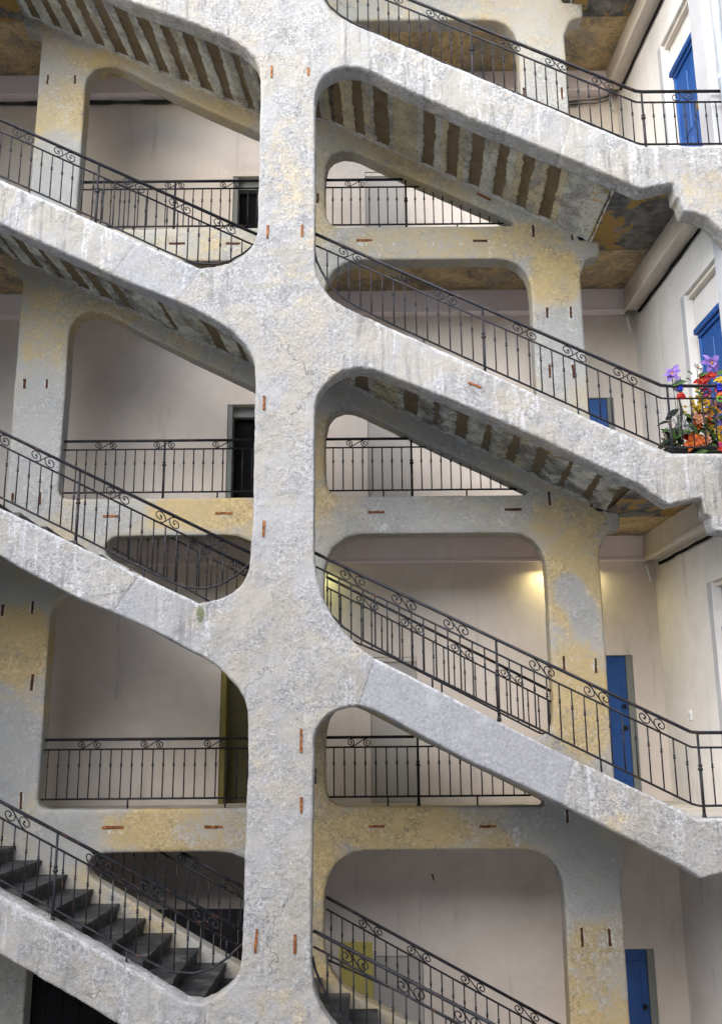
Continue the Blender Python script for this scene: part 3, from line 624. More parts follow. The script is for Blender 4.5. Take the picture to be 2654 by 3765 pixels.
# landings and gallery floors
NAMES = ['ground level', 'first storey', 'second storey', 'third storey', 'top storey']
for n in range(1, 5):
    f = fl(n)
    for side, (xa, xb) in enumerate([(3.0, 4.42), (-6.1, -4.95)]):
        t = thing('landing', f'stone landing at the {"right" if side == 0 else "left"} end of the {NAMES[n]} stairs', 'landing')
        bm = bmesh.new(); xs_ = 3.21 if side == 0 else xa
        box(bm, xs_, xb, FT - 0.004, YI + 0.275, f - 0.165, f - 0.07); box(bm, xa, xb, FT - 0.004, YI + 0.275, f - 0.068, f - 0.015); bm_obj('slab', bm, M['concrete'], t)
        nx, ny = 54, 64; pos = []
        if side == 0: xa = 3.22
        for j in range(ny):
            for i in range(nx):
                x = xa - (0.02 if side == 0 else -0.0) + (xb - xa + 0.02) * i / (nx - 1); y = FT - 0.01 + (YI + 0.28 - FT) * j / (ny - 1)
                p = Vector((x, y, f)); pos.append((x, y, f - 0.212 + 0.012 * nz(p * 5) + 0.006 * nz(p * 14)))
        me = bpy.data.meshes.new('underside'); me.from_pydata(pos, [], [(j * nx + i, (j + 1) * nx + i, (j + 1) * nx + i + 1, j * nx + i + 1) for j in range(ny - 1) for i in range(nx - 1)])
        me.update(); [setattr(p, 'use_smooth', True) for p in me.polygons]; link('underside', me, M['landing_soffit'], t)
    t = thing('gallery_floor', f'floor of the {NAMES[n]} gallery behind the inner arcade', 'floor')
    bm = bmesh.new(); box(bm, -6.1, 4.36, YI + 0.282, 3.6, f - 0.155, f - 0.012); bm_obj('slab', bm, M['concrete'], t)
    nx, ny = 260, 36; pos = []
    for j in range(ny):
        for i in range(nx):
            x = -6.1 + 10.46 * i / (nx - 1); y = YI + 0.27 + (3.6 - YI - 0.27) * j / (ny - 1)
            p = Vector((x, y, f)); pos.append((x, y, f - 0.195 + 0.012 * nz(p * 4) + 0.010 * nz(p * 13)))
    me = bpy.data.meshes.new('ceiling'); me.from_pydata(pos, [], [(j * nx + i, (j + 1) * nx + i, (j + 1) * nx + i + 1, j * nx + i + 1) for j in range(ny - 1) for i in range(nx - 1)])
    me.update(); [setattr(p, 'use_smooth', True) for p in me.polygons]; link('ceiling', me, M['ceiling'], t)

# ------------------------------------------------------------------ back wall, right wall
YB = 3.6
bw_holes = []
def rect(x0, x1, z0, z1): return [(x0, z0), (x1, z0), (x1, z1), (x0, z1)]
for n in range(4):
    f = fl(n)
    bw_holes += [rect(-2.015, -1.05, f - 0.005, f + (2.45 if n == 1 else 1.94)), rect(0.11, 0.775, f - 0.005, f + 2.0), rect(2.98, 3.86, f - 0.005, f + 2.0)]
backwall = thing('back_wall', 'beige plaster wall at the back of the galleries', 'wall')
bm_obj('plaster_face', plate_bm([(-6.3, -0.3), (4.40, -0.3), (4.40, 17.2), (-6.3, 17.2)], bw_holes, YB, YB + 0.3, FAC), M['back'], backwall)
bm = bmesh.new(); box(bm, -6.3, 4.9, YB + 0.36, YB + 0.5, -0.3, 17.2); bm_obj('light_stop', bm, M['back'], backwall)  # unseen slab added to block light leaking round the doors
for n in range(1, 5):
    f = fl(n); bm = bmesh.new()
    box(bm, -6.1, 4.12, YB - 0.20, YB + 0.0, f - 0.545, f - 0.20); fo = bm_obj('fascia', bm, M['fascia'], backwall)
    bm = bmesh.new(); box(bm, -6.1, 4.10, YB - 0.225, YB - 0.20, f - 0.575, f - 0.53, 0.006)
    bm_obj('moulding', bm, M['fascia'], fo)
rightwall = thing('right_wall', 'pale plaster wall of the building along the right side', 'wall')
rw_holes = [rect(0.57, 1.62, fl(n) + 0.0, fl(n) + 2.72) for n in range(4)]
bm_obj('plaster_face', plate_bm([(0.56, -0.3), (3.62, -0.3), (3.62, 17.2), (0.56, 17.2)], [[(max(0.575, a), b) for a, b in h] for h in rw_holes], 0.0, 0.12, RW), M['right'], rightwall)
bm = bmesh.new(); box(bm, 0.3, 3.62, 0.125, 0.35, -0.3, 17.2, mp=lambda c: RW(c.x, c.z, c.y)); bm_obj('niche_back', bm, M['right'], rightwall)
bm = bmesh.new(); box(bm, 0.20, 0.57, -0.012, 0.45, -0.3, 17.2, 0.01, mp=lambda c: RW(c.x, c.z, c.y)); bm_obj('pilaster', bm, M['pilaster'], rightwall)
bm = bmesh.new(); box(bm, -22.0, 0.196, 0.40, 0.8, -0.3, 17.2, mp=lambda c: RW(c.x, c.z, c.y)); bm_obj('forward_face', bm, M['pilaster'], rightwall)
for n in range(4):
    f = fl(n); bm = bmesh.new()                           # raised band round each niche
    box(bm, 1.622, 1.74, -0.006, 0.012, f, f + 2.72, mp=lambda c: RW(c.x, c.z, c.y)); bm_obj('niche_jamb', bm, M['pilaster'], rightwall)
    bm = bmesh.new(); box(bm, 0.58, 1.62, 0.05, 0.124, f + 2.66, f + 2.718, mp=lambda c: RW(c.x, c.z, c.y)); bm_obj('niche_head', bm, M['fascia_r'], rightwall)
for n in range(1, 5):
    f = fl(n); bm = bmesh.new()
    box(bm, 0.572, 3.40, -0.20, 0.0, f - 0.56, f - 0.20, mp=lambda c: RW(c.x, c.z, c.y)); box(bm, 0.572, 3.40, -0.23, -0.20, f - 0.595, f - 0.54, 0.006, mp=lambda c: RW(c.x, c.z, c.y))
    bm_obj('fascia', bm, M['fascia_r'], rightwall)

# doors
def panel_door(x0, x1, z0, z1, y, mp, mat, parent, ins=True):
    bm = bmesh.new(); box(bm, x0, x1, y, y + 0.05, z0, z1, 0.004, mp)
    if ins:
        wd = x1 - x0; 
        for (a, b) in ((0.08, 0.42), (0.48, 0.93)):
            za, zb = z0 + (z1 - z0) * a, z0 + (z1 - z0) * b
            for (p, q) in ((0.12, 0.46), (0.54, 0.88)):
                box(bm, x0 + wd * p, x0 + wd * q, y - 0.012, y + 0.01, za, zb, 0.01, mp)
    return bm_obj('leaf', bm, mat, parent)
bdl = {0: 'blue door at the foot of the back wall, deepest in shade', 1: 'blue door in the back wall beside the stained right pier', 2: 'blue door of which only the top shows beside the right pier'}
for n in (0, 1, 2):
    f = fl(n); t = thing('blue_door', bdl[n], 'door', 'blue doors in the back wall')
    lf = panel_door(2.99, 3.76, f, f + 1.985, YB + 0.035, None, M['blue'], t)
    bm = bmesh.new(); box(bm, 3.763, 3.857, YB + 0.012, YB + 0.2, f, f + 1.997); box(bm, 2.985, 3.763, YB + 0.012, YB + 0.2, f + 1.988, f + 1.998); bm_obj('frame', bm, M['grey_frame'], t)
    for zz, nm_ in ((1.28, 'lock'), (0.98, 'handle')):
        bm = bmesh.new(); box(bm, 3.67, 3.73, YB - 0.004, YB + 0.03, f + zz - 0.03, f + zz + 0.03, 0.012); tube(bm, [(3.70, YB - 0.045, f + zz), (3.70, YB, f + zz)], 0.016, 8); bm_obj(nm_, bm, M['iron'], lf)
rdl = {1: 'blue door in the right wall niche, only its lintel end inside the frame, low down', 2: 'blue door in the right wall behind the flowers', 3: 'bright blue door in the right wall at the topmost landing'}
for n in (1, 2, 3):
    f = fl(n); t = thing('blue_door', rdl[n], 'door', 'blue doors in the right wall'); mp = lambda c: RW(c.x, c.z, c.y)
    lf = panel_door(0.60, 1.38, f, f + 2.0, 0.085, mp, M['blue'], t)
    bm = bmesh.new(); box(bm, 1.382, 1.43, 0.06, 0.122, f, f + 2.0, 0.006, mp); bm_obj('frame', bm, M['blue'], t)
    bm = bmesh.new(); box(bm, 0.58, 1.44, 0.055, 0.122, f + 2.005, f + 2.06, 0.008, mp); box(bm, 0.58, 1.48, 0.015, 0.122, f + 2.062, f + 2.15, 0.02, mp); bm_obj('lintel_moulding', bm, M['blue'], t)
    bm = bmesh.new(); box(bm, 0.72, 0.80, 0.06, 0.082, f + 1.05, f + 1.2, 0.008, mp); bm_obj('lock_plate', bm, M['brass'], lf)
    if n == 3:
        bm = bmesh.new(); box(bm, 0.60, 0.80, 0.05, 0.07, f + 0.30, f + 0.33, 0.006, mp); bm_obj('letter_slot', bm, M['iron'], lf)
pdl = {0: 'pale grey door low on the back wall next to a yellow panel', 1: 'pale door top showing behind the first flight railings', 2: 'pale door in the back wall of the second gallery', 3: 'pale door in the back wall of the third gallery'}
for n in range(4):
    f = fl(n); t = thing('pale_door', pdl[n], 'door', 'pale doors in the back wall')
    panel_door(0.115, 0.77, f, f + 1.93, YB + 0.05, None, M['pale_door'], t, False)
    bm = bmesh.new(); box(bm, 0.115, 0.77, YB + 0.02, YB + 0.2, f + 1.935, f + 1.997); bm_obj('lintel', bm, M['fascia_r'], t)
ddl = {0: 'dark doorway low on the back wall, in deep shade', 1: 'tall olive doorway with yellow reveal half hidden by the pillar', 2: 'black doorway of the second gallery, left of the pillar', 3: 'black doorway of the third gallery, left of the pillar'}
for n in range(4):
    f = fl(n); t = thing('dark_doorway', ddl[n], 'doorway', 'dark doorways in the back wall'); top = 2.45 if n == 1 else 1.94
    bm = bmesh.new(); box(bm, -2.012, -1.053, YB + 0.26, YB + 0.32, f, f + top); bm_obj('leaf', bm, M['olive'] if n == 1 else M['black'], t)
    bm = bmesh.new(); box(bm, -2.012, -1.94, YB + 0.02, YB + 0.258, f, f + top - 0.004); box(bm, -1.94, -1.053, YB + 0.14, YB + 0.258, f + top - 0.16, f + top - 0.004)
    bm_obj('frame', bm, M['dull_yellow'] if n == 1 else M['grey_frame'], t)
t = thing('under_stair_shade', 'black boards standing in for the deep shade under the lowest flight', 'shade_panel')  # near-black sheet put where the opening is only in deep shade
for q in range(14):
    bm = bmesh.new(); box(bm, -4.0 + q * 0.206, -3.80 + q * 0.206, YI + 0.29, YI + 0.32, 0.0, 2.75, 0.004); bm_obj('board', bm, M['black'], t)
t = thing('yellow_panel', 'yellow painted panel beside the pale door at the bottom', 'panel')
bm = bmesh.new(); box(bm, -0.345, 0.105, YB - 0.012, YB - 0.001, 0.05, 2.115, 0.003); bm_obj('board', bm, M['yellow'], t)

# ------------------------------------------------------------------ railings
def scroll_pts(cx, zc, slope, hgt, flip, wdt=0.30):
    """S-scroll between the mid rail and the handrail, sheared along the slope"""
    Rr = hgt / 2; a = wdt / 2 - Rr; pts = []
    n1 = 22
    for k in range(n1 + 1):                               # left spiral, from its eye outwards, ending at the bottom
        q = k / n1; th = math.pi * (-0.5 - 2.9 * (1 - q)) * 1.0; r = 0.012 + (Rr - 0.012) * min(1, q * 1.25) ** 0.9
        th = -math.pi / 2 - (1 - q) * 2.75 * math.pi * -1
        pts.append((-a + r * math.cos(th), r * math.sin(th)))
    for k in range(1, 12):
        q = k / 12; s = -a + 2 * a * q; pts.append((s, -Rr * math.cos(math.pi * q)))
    left = pts[:n1 + 1]
    pts += [(-x, -y) for x, y in reversed(left)]
    out = []
    for x, y in pts:
        if flip: y = -y
        out.append((cx + x, zc + slope * x + y))
    return out
def railing(label, hand, mid, bot, Y, x0, x1, posts, scrolls, flip, feet, top_clip=None, group='black iron stair railings', spacing=0.1305, floor=None, name='stair_railing'):
    t = thing(name, label, 'railing', group); ry = 0.012
    def rail(nm_, tab, r, flat=1.0, n=8):
        pts = [(x, Y, z) for x, z in tab if x0 - 1e-6 <= x <= x1 + 1e-6]
        if not pts: pts = [(x0, Y, lerp(x0, tab))]
        if pts[0][0] > x0 + 0.01: pts.insert(0, (x0, Y, lerp(x0, tab)))
        if pts[-1][0] < x1 - 0.01: pts.append((x1, Y, lerp(x1, tab)))
        if top_clip:
            dense = []
            xx = x0
            while xx <= x1:
                z = lerp(xx, tab)
                if z <= top_clip(xx): dense.append((xx, Y, z))
                xx += 0.02
            pts = [dense[0], dense[-1]]
        bm = bmesh.new(); tube(bm, pts, r, n, flat=flat); return bm_obj(nm_, bm, M['iron'], t, True)
    rail('handrail', hand, 0.0185, 1.3, 10); rail('mid_rail', mid, 0.0115, 1.2); rail('bottom_rail', bot, 0.0125, 1.2)
    ps = list(posts)
    k0 = ps[0] if ps else x0 + 0.06
    xs = []; x = k0
    while x > x0 + 0.05: x -= spacing
    x += spacing if x < x0 + 0.05 else 0
    while x < x1 - 0.02: xs.append(x); x += spacing
    for x in xs:
        if any(abs(x - p) < 0.05 for p in ps): continue
        za, zb = lerp(x, bot), lerp(x, mid)
        clipd = False
        if top_clip and zb > top_clip(x): zb = top_clip(x) + 0.02; clipd = True
        if zb - za < 0.05: continue
        L = zb - za; bm = bmesh.new(); j = random.uniform(-.004, .004)
        zc = lerp(x, mid) - 0.185
        pr = [(0, 0.0085), (0.05, 0.0085)]
        tube(bm, [(x + j * 0.5, Y, za), (x, Y, zb)], 0.0082, 6)
        if zc < zb - 0.01 and zc > za + 0.03:
            tube(bm, [(x, Y, zc - 0.028), (x, Y, zc - 0.022), (x, Y, zc - 0.012), (x, Y, zc - 0.008), (x, Y, zc + 0.004), (x, Y, zc + 0.010), (x, Y, zc + 0.018)], [0.009, 0.0155, 0.0155, 0.0105, 0.0105, 0.0155, 0.009], 8)
        bm_obj('baluster', bm, M['iron'], t, True)
    for x in ps:
        za, zb = lerp(x, bot) - 0.12, lerp(x, hand)
        if top_clip and zb > top_clip(x): zb = top_clip(x)
        zc = lerp(x, mid) - 0.19; bm = bmesh.new()
        tube(bm, [(x, Y, za), (x, Y, zc - 0.06), (x, Y, zc - 0.058), (x, Y, zb)], [0.017, 0.0175, 0.015, 0.0135], 8)
        tube(bm, [(x, Y, za - 0.01), (x, Y, za + 0.05)], [0.028, 0.018], 8)
        po = bm_obj('post', bm, M['iron'], t, True)
        if zc >= zb: continue
        bm = bmesh.new(); tube(bm, [(x, Y, zc - 0.05), (x, Y, zc - 0.042), (x, Y, zc - 0.024), (x, Y, zc - 0.018), (x, Y, zc - 0.002), (x, Y, zc + 0.006), (x, Y, zc + 0.022)], [0.017, 0.028, 0.028, 0.018, 0.018, 0.028, 0.014], 10)
        bm_obj('collar', bm, M['iron'], po, True)
    for x in scrolls:
        zh, zm = lerp(x, hand), lerp(x, mid); sl = (lerp(x + 0.1, mid) - lerp(x - 0.1, mid)) / 0.2
        if top_clip and zh > top_clip(x + .1): continue
        bm = bmesh.new(); pp = scroll_pts(x, (zh + zm) / 2 - 0.003, sl, (zh - zm) - 0.03, flip)
        tube(bm, [(a, Y, b) for a, b in pp], 0.0068, 6)
        for e in (0, -1): bmesh.ops.create_icosphere(bm, subdivisions=1, radius=0.014, matrix=Matrix.Translation((pp[e][0], Y, pp[e][1])))
        bm_obj('scroll', bm, M['iron'], t, True)
    for x in feet:
        za = lerp(x, bot); bm = bmesh.new(); tube(bm, [(x, Y, za - 0.145), (x, Y, za)], 0.011, 6); bm_obj('foot', bm, M['iron'], t, True)
    return t
def off(tab, f): return [(x, z + f) for x, z in tab]
HR = [(-0.56, 2.86), (-0.52, 2.84), (3.47, 0.868), (3.56, 0.858), (4.74, 0.856)]
MR = [(-0.56, 2.71), (-0.52, 2.69), (3.46, 0.712), (3.55, 0.705), (4.74, 0.703)]
BR = [(-0.53, 2.62), (-0.5, 2.48), (-0.44, 2.34), (-0.34, 2.15), (-0.2, 2.01), (-0.02, 1.885), (0.20, 1.765), (0.46, 1.62), (1.5, 1.095), (3.42, 0.135), (3.50, 0.115), (4.74, 0.112)]
HLf = [(-6.0, 4.765), (-5.07, 4.765), (-1.17, 2.815)]
MLf = [(-6.0, 4.61), (-5.07, 4.61), (-1.17, 2.655)]
BLf = [(-6.0, 4.03), (-5.07, 4.03), (-4.37, 3.665), (-3.16, 3.065), (-2.33, 2.64), (-2.1, 2.53), (-1.93, 2.465), (-1.72, 2.45), (-1.55, 2.49), (-1.38, 2.59), (-1.25, 2.71)]
YF = 0.14
RL = ['iron railing running down beside the bottom right of the pillar', 'iron railing down to the first landing, right of the pillar', 'iron railing running down to the landing with flowers', 'topmost iron railing leading down to the bright blue door']
LLb = ['iron railing in front of the visible dark slate steps', 'iron railing left of the pillar above the mossy joint, second from the bottom', 'iron railing left of the pillar crossing the third gallery balustrade']
for n in range(4):
    f = fl(n)
    railing(RL[n], off(HR, f), off(MR, f), off(BR, f), YF, -0.525, 4.74, [1.45, 3.54], [-0.1, 0.46, 1.02, 1.93, 2.50, 3.07, 4.05], n in (0, 1, 3) , [0.75, 2.5])
for n in range(3):
    f = fl(n)
    railing(LLb[n], off(HLf, f), off(MLf, f), off(BLf, f), YF, -5.9, -1.21, [-5.05, -3.17], [-5.5, -4.63, -4.13, -3.6, -2.73, -2.16, -1.61], n == 0, [-4.0, -2.4])
YG = YI + 0.14
# inner stair railings set in the lower openings
for n, lab in ((0, 'inner iron railing behind the lowest right-hand flight'), (1, 'inner iron railing in the opening behind the first landing railing')):
    f = fl(n); dz = 0.0
    hd = [(-0.5, 2.92), (2.40, 1.40)]; md = [(-0.5, 2.785), (2.40, 1.265)]; bt = [(-0.5, 2.28), (-0.45, 2.20), (0.385, 1.85), (2.2, 0.90), (2.40, 0.86)]
    railing(lab, off(hd, f), off(md, f), off(bt, f), YG, -0.46, 2.37, [-0.3, 2.13] if n == 9 else [], [0.07, 0.64, 1.27, 1.89], True, [1.0], group='inner stair railings')
for n, lab in ((0, 'inner iron railing in the dark low opening beside the slate steps'), (1, 'inner iron railing in the dark opening left of the pillar')):
    f = fl(n)
    hd = [(-3.2, 3.95), (-1.1, 2.83)]; md = [(-3.2, 3.815), (-1.1, 2.70)]; bt = [(-3.3, 3.33), (-3.2, 3.28), (-1.6, 2.36), (-1.1, 2.12)]
    railing(lab, off(hd, f), off(md, f), off(bt, f), YG, -3.24, -1.16, [], [-2.12, -1.58], True, [-2.4], top_clip=lambda x, f=f: f + 3.44, group='inner stair railings')
# galleries
GT = lambda f, z: [(-3.97, f + z), (2.3, f + z)]
gl = {1: 'low iron balustrade across the first gallery, left of the pillar', 2: 'iron balustrade across the second gallery, left of the pillar', 3: 'iron balustrade across the third gallery, left of the pillar'}
gr = {1: 'iron balustrade across the first gallery under the lower right flight', 2: 'iron balustrade across the second gallery, right of the pillar', 3: 'iron balustrade across the third gallery, right of the pillar'}
diag = [(-0.46, 1.2), (-0.2, 1.25), (0.045, 1.185), (0.676, 0.85), (1.021, 0.68), (1.55, 0.41), (2.042, 0.165), (2.26, 0.035)]
for n in (1, 2, 3):
    f = fl(n)
    railing(gl[n], GT(f, .865), GT(f, .745), GT(f, .15), YG, -3.975, -1.15, [] if n == 1 else [-2.62], [-3.41, -2.63, -1.84], False, [-2.9, -1.7] if n == 1 else [-3.2, -1.9], group='gallery balustrades', name='balustrade')
    railing(gr[n], GT(f, .865), GT(f, .745), GT(f, .15), YG, -0.462, 2.2, [0.68], [-0.05, 0.55], False, [0.3, 1.4], top_clip=lambda x, f=f: f + lerp(x, diag), group='gallery balustrades', name='balustrade')

# ------------------------------------------------------------------ small things
t = thing('downpipe', 'white painted downpipe on the edge of the right wall, top right corner', 'pipe')
bm = bmesh.new(); tube(bm, [(4.565, 0.10, 11.75), (4.565, 0.10, 17)], 0.05, 14); bm_obj('pipe', bm, M['pipe'], t, True)
for zz in (12.75, 14.4):
    bm = bmesh.new(); tube(bm, [(4.565, 0.10, zz - 0.03), (4.565, 0.10, zz + 0.03)], 0.06, 14); bm_obj('collar', bm, M['pipe'], t)
t = thing('bell_push', 'small white bell push on the right wall near the lowest blue lintel', 'bell')
mp = lambda c: RW(c.x, c.z, c.y)
bm = bmesh.new(); box(bm, 2.62, 2.72, -0.02, 0.0, 4.96, 5.09, 0.006, mp); bm_obj('case', bm, M['white'], t)
bm = bmesh.new(); box(bm, 2.65, 2.69, -0.028, -0.019, 5.0, 5.05, 0.004, mp); bm_obj('button', bm, M['pipe'], t)
def cable(label, pts, r=0.010, n=4, spread=0.03, name='cable_bundle', mat='cable', sag=0.03):
    t = thing(name, label, 'cables')
    for k in range(n):
        bm = bmesh.new(); dx = random.uniform(-spread, spread); ph = random.random() * 6
        out = []
        for i in range(len(pts) - 1):
            for j in range(6):
                q = j / 6; a, b = Vector(pts[i]), Vector(pts[i + 1]); p = a.lerp(b, q)
                out.append(p + Vector((0, 0, dx - sag * math.sin(math.pi * q) + 0.006 * math.sin(i * 3 + ph))))
        out.append(Vector(pts[-1]) + Vector((0, 0, dx)))
        tube(bm, out, r, 6); bm_obj('cable', bm, M[mat], t, True)
f = fl(4)
cable('bundle of grey cables sagging under the fascia beside the top flight', [(2.5, YB - 0.05, f - 0.63), (3.2, YB - 0.05, f - 0.68), (3.7, YB - 0.05, f - 0.68), (4.15, YB - 0.05, f - 0.60)], 0.011, 5, 0.045)
cable('dark cables under the fascia at the upper left', [(-6.0, YB - 0.03, f - 0.60), (-5.4, YB - 0.03, f - 0.61)] + [(-4.9 + 0.46 * q, YB - 0.03, f - 0.60) for q in range(9)], 0.012, 5, 0.028, sag=0.006)
for n, lab in ((4, 'black line along the right wall for the shadow gap under the topmost fascia'), (3, 'black line along the right wall for the shadow gap under the middle fascia'), (2, 'black line along the right wall for the shadow gap under the lowest fascia')):
    cable(lab, [(RX(y) - 0.03, y, fl(n) - 0.63) for y in (3.3, 2.6, 1.9, 1.2, 0.6)], 0.014, 3, 0.015, 'shadow_gap_line', 'black', 0.008)  # black tubes drawn as the shadow gap beneath the right-hand fascias
for n, lab in ((2, 'short white conduit bend in the corner below the lowest visible fascia'), (3, 'short white conduit bend in the corner below the middle fascia'), (4, 'short white conduit bend in the corner behind the topmost railing')):
    f = fl(n); t = thing('conduit', lab, 'pipe')
    bm = bmesh.new(); tube(bm, [(4.15, YB - 0.06, f - 0.58), (4.16, YB - 0.06, f - 0.70), (4.19, YB - 0.04, f - 0.80), (4.22, YB + 0.0, f - 0.84)], 0.018, 8); bm_obj('tube', bm, M['white'], t, True)
    bm = bmesh.new(); tube(bm, [(4.15, YB - 0.06, f - 0.63), (4.152, YB - 0.06, f - 0.66)], 0.026, 8); bm_obj('clip', bm, M['white'], t)

t = thing('wall_hook', 'small rusty hook high on the lowest back wall', 'hook')
bm = bmesh.new(); tube(bm, [(0.93, YB + 0.0, 2.95), (0.93, YB - 0.04, 2.95), (0.935, YB - 0.05, 2.91), (0.945, YB - 0.03, 2.89)], 0.008, 6); bm_obj('hook', bm, M['dark_rust'], t, True)
bm = bmesh.new(); box(bm, 0.918, 0.942, YB - 0.006, YB - 0.001, 2.935, 2.965, 0.002); bm_obj('plate', bm, M['dark_rust'], t)
# lamps under the first-storey ceiling, hidden behind the piers
def lamp(label, x, z, y, energy, col):
    t = thing('wall_lamp', label, 'lamp', 'gallery tube lamps')
    bm = bmesh.new(); box(bm, x - 0.22, x + 0.22, y, y + 0.05, z, z + 0.05, 0.008); bm_obj('housing', bm, M['white'], t)
    k = NT('lamp_diffuser'); k.b.inputs['Emission Color'].default_value = (*col, 1); k.b.inputs['Emission Strength'].default_value = 6
    bm = bmesh.new(); box(bm, x - 0.2, x + 0.2, y + 0.005, y + 0.045, z - 0.03, z - 0.001, 0.008); bm_obj('diffuser', bm, k.m, t)
    ld = bpy.data.lights.new('lamp_glow', 'AREA'); ld.shape = 'RECTANGLE'; ld.size = 0.9; ld.size_y = 0.05; ld.spread = R(170); ld.energy = energy; ld.color = col
    lo = bpy.data.objects.new('lamp_glow', ld); COL.objects.link(lo); lo.parent = t; lo.location = (x, y + 0.02, z - 0.04)
lamp('tube lamp under the fascia behind the right pier', 2.95, 7.20, YB - 0.2, 3.2, (1.0, 0.87, 0.45))
lamp('tube lamp under the fascia behind the middle pier', -0.86, 7.20, YB - 0.2, 1.3, (0.9, 0.95, 0.42))

# ------------------------------------------------------------------ flowers on the second landing
def fmat(name, c1, c2=None):
    k = NT(name); c2 = c2 or tuple(v * 0.6 for v in c1)
    c1 = tuple(v * 0.52 for v in c1); c2 = tuple(v * 0.42 for v in c2)
    return k.done(k.ramp(k.noise(45, 4, 0.65), [(0.38, c2), (0.62, c1)]), 0.7, spec=0.2)
FM = {'violet': fmat('violet_petals', (0.42, 0.25, 0.78)), 'red': fmat('red_petals', (0.75, 0.035, 0.03)), 'pink': fmat('pink_petals', (0.75, 0.05, 0.22)), 'yellow': fmat('yellow_petals', (0.80, 0.52, 0.03)),
      'orange': fmat('orange_petals', (0.85, 0.17, 0.03)), 'peach': fmat('peach_petals', (0.85, 0.38, 0.22)), 'white': fmat('white_petals', (0.8, 0.8, 0.76)), 'gold': fmat('golden_petals', (0.85, 0.36, 0.03)),
      'green': fmat('green_leaves', (0.09, 0.19, 0.045)), 'leafy': fmat('bright_leaves', (0.14, 0.26, 0.06)), 'mauve': fmat('mauve_petals', (0.30, 0.09, 0.14)), 'blue': fmat('blue_plastic', (0.03, 0.05, 0.65)), 'lime': fmat('green_plastic', (0.12, 0.6, 0.05)), 'dark': fmat('dark_leaves', (0.015, 0.03, 0.012)), 'dry': fmat('dry_flowers', (0.32, 0.22, 0.07)), 'straw': fmat('straw', (0.4, 0.27, 0.13))}
def petal(bm, base, direction, up, length, width, curl=0.3):
    d = direction.normalized(); s = d.cross(up).normalized(); rows = []
    for i in range(6):
        q = i / 5; c = base + d * length * q + up * length * (0.15 * math.sin(q * 2.4) - curl * q * q); wd = width * math.sin(math.pi * min(0.97, 0.12 + 0.86 * q)) / 2
        rows.append([bm.verts.new(c - s * wd), bm.verts.new(c + up * -0.12 * wd), bm.verts.new(c + s * wd)])
    for a, b in zip(rows, rows[1:]):
        for k in range(2): bm.faces.new((a[k], a[k + 1], b[k + 1], b[k]))
def leaf_obj(base, tip, width, mat, parent, bend=0.15):
    bm = bmesh.new(); d = tip - base; petal(bm, base, d, Vector((0.1, -0.8, 0.6)).normalized(), d.length, width, bend); return bm_obj('leaf', bm, mat, parent)
PY = 0.42
def stem(t, p, root):
    bm = bmesh.new(); mid = (p + root) / 2 + Vector((random.uniform(-.03, .03), 0.02, 0.02)); tube(bm, [root, mid, p], 0.0045, 5); bm_obj('stem', bm, FM['green'], t)
